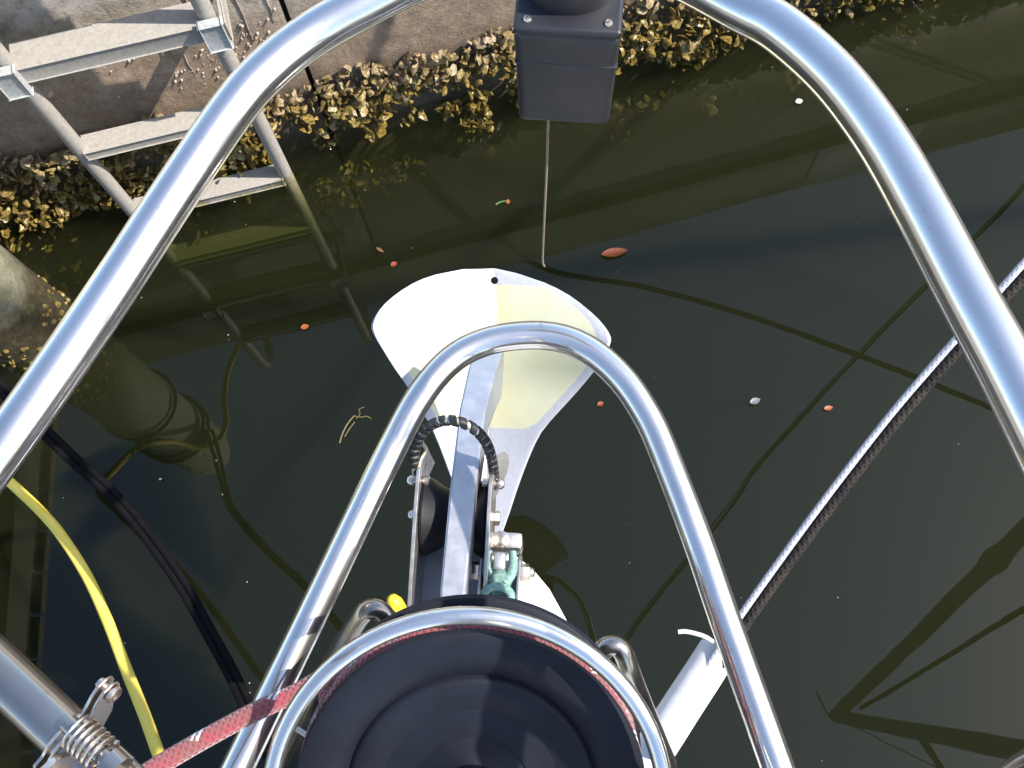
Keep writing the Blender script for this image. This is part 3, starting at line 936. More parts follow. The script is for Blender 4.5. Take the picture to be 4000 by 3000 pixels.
ckr = plate('cheek_plate', [(-0.19, 0.040, 1.0, 1.075), (-0.10, 0.040, 1.0, 1.095), (0.0, 0.040, 1.0, 1.105), (0.030, 0.0405, 1.02, 1.105), (0.044, 0.043, 1.03, 1.102)], 0.004, 'plate', roller)
bm = bmesh.new()
ear = [(-0.0358, 0.2185, 1.1040), (-0.0322, 0.2359, 1.1060), (-0.0260, 0.2491, 1.1030), (-0.0197, 0.2542, 1.0970), (-0.0146, 0.2560, 1.0900), (-0.0115, 0.2526, 1.0830), (-0.0117, 0.2458, 1.0780), (-0.0149, 0.2365, 1.0730), (-0.0214, 0.2248, 1.0680), (-0.0310, 0.2117, 1.0660), (-0.0371, 0.2017, 1.0660)]
ta = [bm.verts.new(p) for p in ear]
tb = [bm.verts.new(V(p) + Vector((-0.001, 0, -0.0035))) for p in ear]
bm.faces.new(ta)
bm.faces.new(tb[::-1])
for i in range(len(ear)):
    bm.faces.new((ta[i], tb[i], tb[(i + 1) % len(ear)], ta[(i + 1) % len(ear)]))
link('flared_ear', bm, 'ear_grey', ckr)
box('base_plate', BO + BF * -0.085 + UP * 1.0035, (0.080, 0.16, 0.005), 'base_grey', roller, 0.0008, (BR, BF, UP))
lathe('wheel', [(0.006, -0.037), (0.044, -0.037), (0.0455, -0.034), (0.042, -0.026), (0.034, -0.014), (0.030, 0.0), (0.034, 0.014), (0.042, 0.026), (0.0455, 0.034), (0.044, 0.037), (0.006, 0.037)], BO + UP * 1.050, BR, 'black_rubber', roller, 40)
hexbolt('axle_bolt', BO + BR * -0.042 + UP * 1.055, -BR, 0.0085, 0.008, 'steel_bolt', roller)
hexbolt('axle_bolt', BO + BR * 0.042 + UP * 1.055, BR, 0.0085, 0.008, 'steel_bolt', roller, False)
for s in (-1, 1):
    o = BO + BF * 0.034 + BR * s * 0.042 + UP * 1.082
    bb = lathe('hoop_bolt', [(0.0, -0.012), (0.0058, -0.012), (0.0058, -0.006), (0.003, -0.006), (0.003, 0.006), (0.0062, 0.006), (0.0062, 0.010), (0.004, 0.0125), (0.0, 0.013)], o, BR * s, 'steel_bolt', roller, 14)

# retaining hoop with spiral wrap
hoop = thing('retaining_hoop', 'arched hoop over the anchor shank wound with black spiral wrap', 'hoop', BO + BF * 0.03 + UP * 1.08)
hp = smooth_path([(-0.1181, 0.2376, 1.0850), (-0.1158, 0.2496, 1.1050), (-0.1104, 0.2612, 1.1300), (-0.0973, 0.2704, 1.1580), (-0.0810, 0.2728, 1.1760), (-0.0659, 0.2710, 1.1840), (-0.0506, 0.2655, 1.1820), (-0.0390, 0.2582, 1.1700), (-0.0321, 0.2497, 1.1500), (-0.0295, 0.2401, 1.1200), (-0.0297, 0.2288, 1.0850)], 14)
bm = bmesh.new()
tube_bm(bm, hp, 0.0038, 12)
link('rod', bm, 'wire_inner', hoop)
fr = frames(hp)
bm = bmesh.new()
acc, prev, turn = 0.0, None, []
L = [0.0]
for a, b in zip(hp, hp[1:]):
    L.append(L[-1] + (b - a).length)
tot = L[-1]
pitch, wid, r0 = 0.0108, 0.0078, 0.0050
steps = int(tot * 0.94 / pitch * 18)
def at_len(s):
    for i in range(len(L) - 1):
        if L[i + 1] >= s:
            t = (s - L[i]) / max(1e-9, L[i + 1] - L[i])
            return hp[i].lerp(hp[i + 1], t), fr[i][1].lerp(fr[i + 1][1], t).normalized(), fr[i][2].lerp(fr[i + 1][2], t).normalized()
    return hp[-1], fr[-1][1], fr[-1][2]
pv = None
for k in range(steps):
    s = tot * 0.03 + k / 18 * pitch
    th = 2 * math.pi * k / 18
    jit = 0.0006 * math.sin(k * 0.11)
    row = []
    for ds, rr_ in ((0.0, r0), (wid * 0.12, r0 + 0.0009), (wid * 0.88, r0 + 0.0009), (wid, r0)):
        c, a, b = at_len(min(tot, s + ds + jit))
        row.append(bm.verts.new(c + (a * math.cos(th) + b * math.sin(th)) * rr_))
    if pv:
        for q in range(3):
            bm.faces.new((pv[q], pv[q + 1], row[q + 1], row[q]))
    pv = row
link('spiral_wrap', bm, 'spiral', hoop)

# ------------------------------------------------------------------ anchor
anchor = thing('anchor', 'plough anchor with cream painted concave fluke and galvanised shank in the bow roller', 'anchor', (-0.05, 0.2, 0.72))
rowsL = [(-0.0657, 0.1901, 0.7000), (-0.0797, 0.2290, 0.7350), (-0.0954, 0.2829, 0.7850), (-0.1060, 0.3223, 0.8200), (-0.1164, 0.3561, 0.8550), (-0.1287, 0.3809, 0.8850), (-0.1411, 0.4039, 0.9150), (-0.1533, 0.4213, 0.9450), (-0.1629, 0.4373, 0.9720), (-0.1705, 0.4518, 0.9950), (-0.1704, 0.4627, 1.0030), (-0.1624, 0.4816, 0.9990), (-0.1466, 0.5016, 0.9900), (-0.1197, 0.5250, 0.9760), (-0.0892, 0.5408, 0.9630), (-0.0516, 0.5498, 0.9530)]
rowsR = [(-0.0629, 0.1898, 0.7000), (-0.0354, 0.2247, 0.7350), (-0.0089, 0.2744, 0.7850), (0.0119, 0.3106, 0.8200), (0.0325, 0.3378, 0.8550), (0.0587, 0.3566, 0.8850), (0.0849, 0.3730, 0.9150), (0.1041, 0.3845, 0.9450), (0.1162, 0.3924, 0.9720), (0.1264, 0.4045, 0.9950), (0.1282, 0.4138, 1.0030), (0.1235, 0.4311, 0.9990), (0.1102, 0.4556, 0.9900), (0.0876, 0.4864, 0.9760), (0.0575, 0.5143, 0.9630), (0.0202, 0.5380, 0.9530)]
rowsM = [(-0.0643, 0.1900, 0.7000), (-0.0582, 0.2283, 0.7270), (-0.0523, 0.2815, 0.7650), (-0.0468, 0.3230, 0.7900), (-0.0400, 0.3588, 0.8100), (-0.0334, 0.3844, 0.8300), (-0.0269, 0.4095, 0.8500), (-0.0230, 0.4294, 0.8680), (-0.0194, 0.4469, 0.8840), (-0.0159, 0.4656, 0.8960), (-0.0146, 0.4769, 0.9040), (-0.0123, 0.4915, 0.9120), (-0.0105, 0.5077, 0.9210), (-0.0091, 0.5259, 0.9300), (-0.0089, 0.5390, 0.9380), (-0.0100, 0.5520, 0.9450)]
NT = 24
bm = bmesh.new()
pl = bm.verts.layers.float.new('paint')
grid = []
nr = len(rowsL)
dens = []
for i in range(nr):
    if i:
        for k in (0.5, 1.0):
            dens.append((i - 1 + k))
    else:
        dens.append(0.0)
def lerp_row(rows_, f):
    i = min(int(f), nr - 2)
    sp = smooth_path(rows_, 2)
    return sp[int(round(f * 2))]
for f in dens:
    a, b, c = lerp_row(rowsL, f), lerp_row(rowsR, f), lerp_row(rowsM, f)
    half = (b - a).length / 2
    fade = min(1.0, (nr - 1 - f) / 4.0 + 0.25)
    depth = 0.36 * half * min(1.0, (nr - 1 - f) / 3.5) ** 0.6
    row = []
    for k in range(NT + 1):
        t = k / NT * 2 - 1
        q = math.sqrt(t * t + 0.0036) - 0.06 * (1 - abs(t))
        p = c.lerp(b if t > 0 else a, min(1.0, q) if abs(t) < 0.999 else 1.0)
        # heel curves down so the plan outline stays round
        v = bm.verts.new(p)
        e_side = (1 - abs(t)) * half / 0.013
        e_top = (nr - 1 - f) / 1.4 if f > 9 else 9
        e_tip = (f - 3.95) / 0.5 + 0.1 * t
        v[pl] = max(0.0, min(1.0, min(e_side * 0.5, e_top * 0.5 + (0.0), e_tip)))
        row.append(v)
    grid.append(row)
for A, B in zip(grid, grid[1:]):
    for k in range(NT):
        bm.faces.new((A[k], A[k + 1], B[k + 1], B[k]))
bmesh.ops.remove_doubles(bm, verts=bm.verts, dist=0.0004)
bmesh.ops.recalc_face_normals(bm, faces=bm.faces)
me = bpy.data.meshes.new('fluke')
bm.to_mesh(me)
bm.free()
me.materials.append(M['anchor'])
fl = link('fluke', me, None, anchor)
sd = fl.modifiers.new('thickness', 'SOLIDIFY')
sd.thickness = 0.007
sd.offset = 0.0
bv = fl.modifiers.new('edge', 'BEVEL')
bv.width = 0.002
bv.segments = 2
bv.limit_method = 'ANGLE'
# shackle hole in the heel lip
cut_bm = bmesh.new()
hc = Vector([(-0.0103, 0.5371, 0.9380)][0])
lathe_bm(cut_bm, [(0.0, -0.05), (0.0052, -0.05), (0.0052, 0.05), (0.0, 0.05)], hc, (0, -0.45, 0.9), 20)
bmesh.ops.recalc_face_normals(cut_bm, faces=cut_bm.faces)
cme = bpy.data.meshes.new('hole')
cut_bm.to_mesh(cme)
cut_bm.free()
cut = bpy.data.objects.new('hole', cme)
C.objects.link(cut)
bo_ = fl.modifiers.new('hole', 'BOOLEAN')
bo_.operation = 'DIFFERENCE'
bo_.object = cut
bo_.solver = 'EXACT'
bpy.context.view_layer.update()
dg = bpy.context.evaluated_depsgraph_get()
nm = bpy.data.meshes.new_from_object(fl.evaluated_get(dg))
fl.modifiers.clear()
if len(nm.polygons) > 300:
    fl.data = nm
    nm.shade_smooth()
    nm.set_sharp_from_angle(angle=R(40))
bpy.data.objects.remove(cut)
# shank: tapered box section along the roller, ends on the fluke
shk = [([(-0.0864, 0.0486, 1.1180)][0], 0.0125, 0.034), ([(-0.0827, 0.1056, 1.1140)][0], 0.0130, 0.034), ([(-0.0640, 0.2178, 1.1080)][0], 0.0138, 0.036), ([(-0.0474, 0.3083, 1.0920)][0], 0.0150, 0.045), ([(-0.0337, 0.3612, 1.0730)][0], 0.0160, 0.07), ([(-0.0196, 0.4086, 1.0450)][0], 0.0165, 0.09)]
bm = bmesh.new()
pr_ = None
for i, (p, hw, hh) in enumerate(shk):
    p = V(p)
    q0 = V(shk[max(0, i - 1)][0])
    q1 = V(shk[min(len(shk) - 1, i + 1)][0])
    t = (q1 - q0).normalized()
    rt_ = t.cross(UP).normalized()
    upv = rt_.cross(t).normalized()
    ring = [bm.verts.new(p - rt_ * hw), bm.verts.new(p + rt_ * hw), bm.verts.new(p + rt_ * hw * 1.15 - upv * hh), bm.verts.new(p - rt_ * hw * 1.15 - upv * hh)]
    if pr_:
        for k in range(4):
            bm.faces.new((pr_[k], pr_[(k + 1) % 4], ring[(k + 1) % 4], ring[k]))
    else:
        bm.faces.new(ring)
    pr_ = ring
bm.faces.new(pr_[::-1])
bmesh.ops.bevel(bm, geom=list(bm.edges), offset=0.002, segments=2, affect='EDGES')
shank_o = link('shank', bm, 'galv', anchor)

# ------------------------------------------------------------------ stemhead fitting and verdigris toggle
TO = Vector((-0.033, 0.128, 1.0))
stem = thing('stemhead_fitting', 'stainless stemhead plates with bolts holding a green bronze toggle', 'stemhead fitting', TO)
prism('side_plate', [(-0.10, 0.0), (0.020, 0.0), (0.022, 0.05), (0.012, 0.075), (-0.05, 0.09), (-0.10, 0.08)], TO + BR * -0.021, BF, UP, BR, 0.004, 'plate', stem, 0.0008)
prism('side_plate', [(-0.10, 0.0), (0.020, 0.0), (0.022, 0.05), (0.012, 0.075), (-0.05, 0.09), (-0.10, 0.08)], TO + BR * 0.021, BF, UP, BR, 0.004, 'plate', stem, 0.0008)
lathe('clevis_pin', [(0.0, -0.034), (0.0045, -0.034), (0.0045, 0.034), (0.0, 0.034)], TO + BF * 0.0 + UP * 0.062, BR, 'steel_bolt', stem, 16)
hexbolt('pin_nut', TO + UP * 0.062 + BR * 0.0235, BR, 0.0098, 0.009, 'steel_bolt', stem)
hexbolt('pin_nut', TO + UP * 0.062 - BR * 0.0235, -BR, 0.0098, 0.009, 'steel_bolt', stem, False)
box('front_bracket', TO + BF * 0.034 + UP * 0.043, (0.046, 0.018, 0.05), 'plate', stem, 0.004, (BR, BF, UP))
lathe('bracket_rivet', [(0.0, 0.0), (0.010, 0.0), (0.010, 0.002), (0.007, 0.004), (0.0, 0.0045)], TO + BF * 0.034 + UP * 0.068 + BR * -0.001, UP, 'steel_bolt', stem, 20)
# toggle: U fork, barrel and lower ring
tg = lathe('bronze_toggle', [(0.0, -0.012), (0.012, -0.012), (0.014, 0.0), (0.012, 0.012), (0.0, 0.012)], TO + BF * -0.012 + UP * 0.078, (BF * -0.45 + UP), 'bronze', stem, 20)
for s in (-1, 1):
    pts = [TO + BR * s * 0.013 + BF * 0.020 + UP * 0.078, TO + BR * s * 0.0145 + BF * 0.008 + UP * 0.080, TO + BR * s * 0.013 + BF * -0.004 + UP * 0.083, TO + BR * s * 0.006 + BF * -0.016 + UP * 0.086]
    tube('fork_arm', pts, lambda t: 0.0044 + 0.002 * t, 'bronze', tg, 12, 5)
pts = [TO + BF * (-0.030 + 0.010 * math.sin(a)) + BR * 0.0145 * math.cos(a) + UP * (0.094 + 0.004 * math.sin(a)) for a in [2 * math.pi * k / 24 for k in range(24)]]
tube('eye_ring', pts, 0.0046, 'bronze', tg, 12, 1, True, None, False)
box('toggle_tongue', TO + BF * 0.008 + UP * 0.082, (0.013, 0.020, 0.014), 'galv', stem, 0.004, (BR, BF, UP), 3)

# ------------------------------------------------------------------ furling drum with its guard ring
AX = Vector((0, -math.sin(R(25)), math.cos(R(25))))
DC = Vector((-0.059, -0.072, 1.364))
drum = thing('furling_drum', 'black plastic headsail furling drum with stepped round flange', 'furling drum', DC - AX * 0.11)
lathe('upper_flange', [(0.045, -0.010), (0.120, -0.012), (0.127, -0.008), (0.1290, -0.004), (0.1275, 0.000), (0.122, 0.0015), (0.108, -0.0005), (0.0975, -0.004), (0.0945, -0.0075), (0.0925, -0.0085), (0.0905, -0.006), (0.088, -0.0045), (0.078, -0.006), (0.0665, -0.0085), (0.064, -0.0125), (0.062, -0.0135), (0.0595, -0.0105), (0.055, -0.0095), (0.034, -0.010), (0.026, -0.004), (0.024, 0.03)], DC, AX, 'black_plastic', drum, 96)
lathe('lower_flange', [(0.04, -0.008), (0.118, -0.010), (0.130, -0.006), (0.1337, 0.0), (0.132, 0.004), (0.122, 0.007), (0.10, 0.004), (0.04, 0.004)], DC - AX * 0.064, AX, 'black_plastic', drum, 96)
lathe('spool', [(0.045, -0.066), (0.098, -0.064), (0.100, -0.04), (0.100, -0.02), (0.098, -0.010), (0.045, -0.008)], DC, AX, 'black_plastic', drum, 64)
lathe('stay_foil', [(0.0, -0.10), (0.018, -0.10), (0.018, 0.0), (0.016, 0.35), (0.016, 0.4), (0, 0.4)], DC, AX, 'steel_dark', drum, 24)
guard = thing('drum_guard', 'bent stainless tube guard ring round the furling drum on two posts', 'drum guard', DC - AX * 0.2)
RC = Vector((-0.059, -0.072, 1.394))
ax1 = Vector((1, 0, 0))
ax2 = AX.cross(ax1).normalized()
tube('ring', [RC + (ax1 * math.cos(a) + ax2 * math.sin(a)) * 0.138 for a in [2 * math.pi * k / 96 for k in range(96)]], 0.0064, 'steel', guard, 20, 1, True, None, False)
tube('post', [(-0.2914, -0.0541, 1.0300), (-0.2334, 0.0019, 1.1400), (-0.1997, 0.0298, 1.2050), (-0.1693, 0.0566, 1.2550), (-0.1499, 0.0736, 1.2820), (-0.1407, 0.0788, 1.2900), (-0.1324, 0.0772, 1.2900), (-0.1263, 0.0700, 1.2850), (-0.1196, 0.0599, 1.2750)], 0.0088, 'steel_dark', guard, 18, 8)
tube('post', [(0.1252, -0.0855, 1.0500), (0.1032, -0.0471, 1.1600), (0.0900, -0.0229, 1.2200), (0.0782, 0.0034, 1.2680), (0.0717, 0.0216, 1.2880), (0.0668, 0.0286, 1.2920), (0.0591, 0.0293, 1.2920), (0.0526, 0.0249, 1.2880), (0.0461, 0.0189, 1.2800)], 0.0086, 'steel_dark', guard, 18, 8)
for p, d in (([(-0.1329, 0.0672, 1.2850)][0], (0.5, -0.4, 0.2)), ([(0.0579, 0.0236, 1.2880)][0], (-0.5, -0.4, 0.2))):
    lathe('post_pin', [(0, 0), (0.0038, 0), (0.0038, 0.014), (0.003, 0.016), (0, 0.0165)], p, d, 'steel_bolt', guard, 12)
yb = lathe('yellow_plug', [(0.0, 0.0), (0.0065, 0.003), (0.0085, 0.010), (0.008, 0.02), (0.005, 0.027), (0.0, 0.030)], Vector([(-0.1271, 0.0787, 1.2000)][0]) - UP * 0.012, (-0.2, 0.6, 0.75), 'yellow_plastic', None, 20)
tag(yb, 'small yellow plastic plug peeping out beside the drum', 'plug')

# furled sail going up the stay, behind the camera
sail = lathe('furled_headsail', [(0.0, 0.42), (0.04, 0.45), (0.06, 0.8), (0.075, 2.0), (0.085, 5.0), (0.06, 10.0), (0.02, 12.0), (0, 12.0)], DC, AX, 'sail', None, 20)
tag(sail, 'white furled headsail rolled on the stay above the furling drum', 'sail')

# furling line
line = thing('furling_line', 'faded red braided furling line with pale flecks leading off the drum', 'rope', DC - AX * 0.04)
def dpt(a, r, h):
    return DC + AX * h + (ax1 * math.cos(a) + ax2 * math.sin(a)) * r
coil = [dpt(2 * math.pi * k / 60, 0.1235 + 0.001 * math.sin(k * 0.4), -0.050 + 0.0088 * k / 60) for k in range(60 * 4 + 1)]
bm = bmesh.new()
tube_bm(bm, coil, 0.0066, 10)
link('coil', bm, 'red_rope', line)
lead = [dpt(a, 0.1240, -0.017) for a in (R(60), R(80), R(100), R(118), R(132), R(142))]
lead += [(-0.1625, 0.0223, 1.3720), (-0.1822, 0.0145, 1.3780), (-0.2079, 0.0052, 1.3850), (-0.2329, -0.0057, 1.3920), (-0.2566, -0.0172, 1.4000), (-0.2763, -0.0277, 1.4080), (-0.2996, -0.0424, 1.4200), (-0.3314, -0.0635, 1.4300)] + [(-0.42, -0.30, 1.40), (-0.50, -0.55, 1.30), (-0.52, -0.95, 1.15), (-0.50, -1.6, 1.06)]
tube('lead', lead, 0.0071, 'red_rope', line, 20, 12)

# ------------------------------------------------------------------ clamp block on the port brace
TB0, TB1 = [Vector(p) for p in [(-0.2484, 0.0086, 1.6100), (-0.2211, -0.0167, 1.6100)]]
td = (TB1 - TB0).normalized()
tu = (UP - td * UP.dot(td)).normalized()
tr_ = td.cross(tu).normalized()                       # to the right of the brace seen from above
if tr_.x < 0:
    tr_ = -tr_
cc = TB0 + td * 0.0135
clamp = thing('stanchion_block', 'hinged stainless clamp block with a coil spring on the port brace', 'clamp block', cc)
def band(name, off, th):
    bm = bmesh.new()
    prof = []
    for k in range(29):
        a = R(200) - R(240) * k / 28
        prof.append((math.cos(a) * 0.0142, math.sin(a) * 0.0142))
    # ear
    prof = [(x, y) for x, y in prof]
    ear = [(0.0150, -0.006), (0.0185, -0.001), (0.022, 0.004), (0.027, 0.0065)]
    tail = [(-0.0150, -0.006), (-0.0185, -0.010), (-0.022, -0.012)]
    path = [cc + td * off + tr_ * x + tu * y for x, y in tail[::-1] + prof[1:-4] + ear]
    tube_bm(bm, path, 1.0, 4, False, True, [(-0.0008, -th), (0.0008, -th), (0.0008, th), (-0.0008, th)])
    return link(name, bm, 'steel_bolt', clamp)
for off in (0.0, 0.0042):
    pts2 = []
    for k in range(15):
        a = R(150) - R(190) * k / 14
        pts2.append((math.cos(a) * 0.0152, math.sin(a) * 0.0152))
    outer = [(-0.026, -0.006), (-0.020, 0.006), (-0.0165, 0.011)] + pts2[1:10] + [(0.019, 0.010), (0.024, 0.013), (0.030, 0.0155), (0.0345, 0.014), (0.0365, 0.010), (0.0355, 0.006), (0.031, 0.0025), (0.026, -0.001), (0.020, -0.010), (0.010, -0.0158), (-0.010, -0.0158), (-0.022, -0.012)]
    prism('cheek', outer, cc + td * off, tr_, tu, td, 0.0016, 'steel_bolt', clamp, 0.0004)
lathe('ear_screw', [(0.0, -0.008), (0.0026, -0.008), (0.0026, 0.0012), (0.0046, 0.0012), (0.0044, 0.003), (0.003, 0.0042), (0.0, 0.0046)], cc + td * 0.0046 + tr_ * 0.0305 + tu * 0.009, td, 'steel_bolt', clamp, 20)
# spring on its pin
sp0 = cc + td * 0.007 + tr_ * 0.010 + tu * 0.0175
coilp = []
for k in range(6 * 20 + 1):
    a = 2 * math.pi * k / 20
    coilp.append(sp0 + td * (0.0032 * k / 20) + tr_ * math.cos(a) * 0.0085 + tu * math.sin(a) * 0.0085)
bm = bmesh.new()
tube_bm(bm, coilp, 0.00085, 8)
link('spring', bm, 'steel_bolt', clamp)
lathe('spring_pin', [(0, -0.006), (0.0045, -0.006), (0.0045, 0.022), (0.0085, 0.0222), (0.0085, 0.03), (0, 0.031)], sp0, td, 'steel_dark', clamp, 20)
lathe('sheave_cheek', [(0, -0.002), (0.0125, -0.002), (0.0125, 0.001), (0.006, 0.0025), (0, 0.003)], cc + td * 0.010 + tr_ * -0.014 + tu * 0.013, td, 'steel_bolt', clamp, 28)

# ------------------------------------------------------------------ mooring lines and cable
def wob(pts, amp=0.0):
    return pts
# yellow shore cable, hanging low over the water to the pile
yc = [(-0.22, -1.3, 1.04), (-0.25, -0.9, 1.035), (-0.34, -0.62, 0.99), (-0.45, -0.42, 0.80)] + [(-0.5335, -0.1729, 0.6000), (-0.5604, -0.1366, 0.5700), (-0.5913, -0.0910, 0.5400), (-0.6289, -0.0440, 0.5000), (-0.6737, 0.0216, 0.4550), (-0.7277, 0.1028, 0.4100), (-0.7804, 0.1932, 0.3750), (-0.8368, 0.2828, 0.3450), (-0.9014, 0.3697, 0.3250), (-0.9481, 0.4208, 0.3150), (-0.9926, 0.4643, 0.3100), (-1.0380, 0.5093, 0.3150), (-1.0900, 0.5624, 0.3300), (-1.1558, 0.6282, 0.3700)] + [(-1.16, 0.72, 0.48), (-1.17, 0.83, 0.66), (-1.14, 0.888, 0.84), (-1.10, 0.893, 0.95), (-1.04, 0.93, 1.0), (-1.02, 1.0, 1.02), (-1.03, 1.08, 1.03), (-1.02, 1.20, 1.04), (-0.985, 1.33, 1.08), (-0.95, 1.45, 1.12), (-0.93, 1.7, 1.07), (-0.9, 2.0, 1.065)]
tag(tube('shore_cable', yc, 0.0100, 'yellow_cable', None, 14, 8), 'yellow shore power cable sagging over the water to the pile', 'cable')
# black dock line, doubled near the bow
bl = [(-0.10, -0.52, 1.03), (-0.17, -0.40, 1.02), (-0.24, -0.28, 0.96), (-0.30, -0.18, 0.84)] + [(-0.4073, -0.0286, 0.7000), (-0.4374, 0.0189, 0.6800), (-0.4642, 0.0658, 0.6650), (-0.5006, 0.1236, 0.6500), (-0.5476, 0.1993, 0.6350), (-0.6090, 0.2832, 0.6200), (-0.6762, 0.3643, 0.6120), (-0.7463, 0.4335, 0.6150), (-0.8126, 0.5071, 0.6350), (-0.8771, 0.5840, 0.6700), (-0.9238, 0.6480, 0.7300)] + [(-1.02, 0.86, 0.88), (-1.075, 0.955, 0.96), (-1.12, 0.90, 0.975)]
dk = thing('black_dock_line', 'doubled black braided dock line running from the bow to the pile', 'rope', (-0.5, 0.1, 0.62))
tube('strand', bl, 0.0066, 'black_rope', dk, 12, 8)
bl2 = [(x + 0.010 * (1 if i > 2 else 1.3), y + 0.005, z + 0.002) for i, (x, y, z) in enumerate(bl[:-3])] + [(-1.005, 0.87, 0.885), (-1.06, 0.96, 0.97), (-1.11, 0.90, 0.99)]
tube('strand', bl2, 0.0058, 'black_rope', dk, 12, 8)

# starboard dock lines: a pale one and a dark one side by side, in a white chafe hose at the bow
ra = [(0.1152, -0.0661, 1.0550), (0.1488, -0.0263, 1.0600), (0.1839, 0.0158, 1.0720), (0.2164, 0.0550, 1.0900), (0.2710, 0.1148, 1.1120), (0.3154, 0.1628, 1.1350), (0.3538, 0.2029, 1.1550), (0.3905, 0.2400, 1.1750), (0.4305, 0.2778, 1.2000), (0.4658, 0.3103, 1.2250), (0.5056, 0.3465, 1.2500), (0.5514, 0.3874, 1.2700)] + [(0.60, 0.435, 1.278), (0.665, 0.498, 1.285), (0.77, 0.60, 1.293)] + [(0.9116, 0.7500, 1.3000), (1.3494, 1.1242, 1.2800), (1.7322, 1.4294, 1.2500), (2.1001, 1.7258, 1.2000)] + [(2.40, 2.08, 1.10)]
tag(tube('pale_dock_line', ra, 0.0036, 'pale_rope', None, 14, 8), 'pale braided dock line lying along the dark one to starboard', 'rope')
rb_ = [(0.1237, -0.0727, 1.0500), (0.1578, -0.0333, 1.0520), (0.1935, 0.0091, 1.0620), (0.2254, 0.0491, 1.0800), (0.2804, 0.1095, 1.1020), (0.3252, 0.1579, 1.1250), (0.3639, 0.1984, 1.1450), (0.4009, 0.2360, 1.1650), (0.4413, 0.2742, 1.1900), (0.4770, 0.3072, 1.2150), (0.5172, 0.3439, 1.2400), (0.5635, 0.3853, 1.2600)] + [(0.612, 0.428, 1.267), (0.677, 0.491, 1.274), (0.78, 0.594, 1.282)] + [(0.9120, 0.7381, 1.2880), (1.3496, 1.1102, 1.2680), (1.7308, 1.4137, 1.2380), (2.0982, 1.7096, 1.1900)] + [(2.42, 2.07, 1.09)]
tag(tube('brown_dock_line', rb_, 0.0055, 'brown_rope', None, 16, 8), 'weathered dark brown braided dock line to starboard beside the pale one', 'rope')
boll = lathe('bollard', [(0, 0), (0.11, 0), (0.11, 0.02), (0.06, 0.03), (0.055, 0.16), (0.09, 0.19), (0.09, 0.22), (0.05, 0.24), (0, 0.24)], (2.45, 2.16, 1.063), UP, 'cap', None, 24)
tag(boll, 'squat iron bollard on the quay that holds the starboard dock lines', 'bollard')
hose = thing('chafe_hose', 'split white chafe hose round the starboard dock lines by the drum guard', 'hose', V(ra[0]))
sec = []
for k in range(24):
    a = 2 * math.pi * k / 24
    rr_ = 1.0 + 0.16 * math.cos(2 * a + 0.6) - (0.26 * math.exp(-((a - 1.9) / 0.22) ** 2)) - (0.18 * math.exp(-((a - 1.15) / 0.18) ** 2))
    sec.append((math.cos(a) * rr_, math.sin(a) * rr_))
tube('sleeve', [(0.0642, -0.1218, 1.0550), (0.0952, -0.0878, 1.0550), (0.1225, -0.0587, 1.0520), (0.1503, -0.0280, 1.0480), (0.1761, 0.0000, 1.0450), (0.1942, 0.0198, 1.0400)], 0.0245, 'white_hose', hose, 24, 8, False, sec)
tube('tie_cord', [(0.1962, 0.0174, 1.0600), (0.1923, 0.0266, 1.0680), (0.1864, 0.0317, 1.0720), (0.1780, 0.0376, 1.0750), (0.1676, 0.0419, 1.0760), (0.1583, 0.0447, 1.0750), (0.1510, 0.0450, 1.0740)], 0.0024, 'white_cord', hose, 10, 6)
tag(tube('white_lashing', [(-0.1991, -0.0206, 1.2500), (-0.2066, -0.0176, 1.2520), (-0.2120, -0.0136, 1.2540), (-0.2177, -0.0104, 1.2550)], 0.0022, 'white_cord', None, 8, 4), 'short white lashing end by the drum guard ring', 'cord')

# neighbour's line that only the water shows
tag(tube('neighbour_dock_line', [(-0.1, 1.78, 1.1)] + [(0.1473, 1.5299, 1.1200), (0.5363, 1.3705, 1.0600), (0.9118, 1.1925, 1.0300), (1.3157, 0.9922, 1.0600), (1.7924, 0.7596, 1.1400)] + [(3.15, 0.02, 1.25)], 0.010, 'brown_rope', None, 10, 6), 'dark dock line from the quay to the neighbouring boat, reflected in the water', 'rope')
# ------------------------------------------------------------------ neighbouring sailboat (its rig shows in the water)
nb = thing('neighbour_sailboat', 'neighbouring sailboat whose dark mast and furled sail are reflected in the water', 'sailboat', (4.2, -1.2, 0.0))
nbow = Vector((4.42, 2.12, 1.25))
nmast = Vector((3.72, -1.00, 1.3))
nax = Vector((nmast.x - nbow.x, nmast.y - nbow.y, 0)).normalized()
nside = nax.cross(UP)
bm = bmesh.new()
prof = []
for k in range(15):
    t = k / 14
    L_ = t * 9.0
    w_ = 1.45 * math.sin(min(1.0, t * 1.25 + 0.02) * math.pi / 2) ** 0.9 * (1 - 0.25 * max(0, t - 0.6))
    row = []
    for z, kx, rk_ in ((1.25, 1.0, 0.0), (0.6, 0.88, 0.35), (0.0, 0.62, 0.75), (-0.35, 0.2, 0.95)):
        c = Vector((nbow.x, nbow.y, z)) + nax * (L_ + rk_ * (1 - t))
        row.append((bm.verts.new(c + nside * w_ * kx), bm.verts.new(c - nside * w_ * kx)))
    prof.append(row)
for A, B in zip(prof, prof[1:]):
    for j in range(3):
        bm.faces.new((A[j][0], A[j + 1][0], B[j + 1][0], B[j][0]))
        bm.faces.new((A[j][1], B[j][1], B[j + 1][1], A[j + 1][1]))
    bm.faces.new((A[0][0], B[0][0], B[0][1], A[0][1]))
bm.faces.new([r[0] for r in prof[-1]] + [r[1] for r in prof[-1]][::-1])
link('hull', bm, 'navy', nb)
mtop = Vector((4.113, -0.74, 12.0))
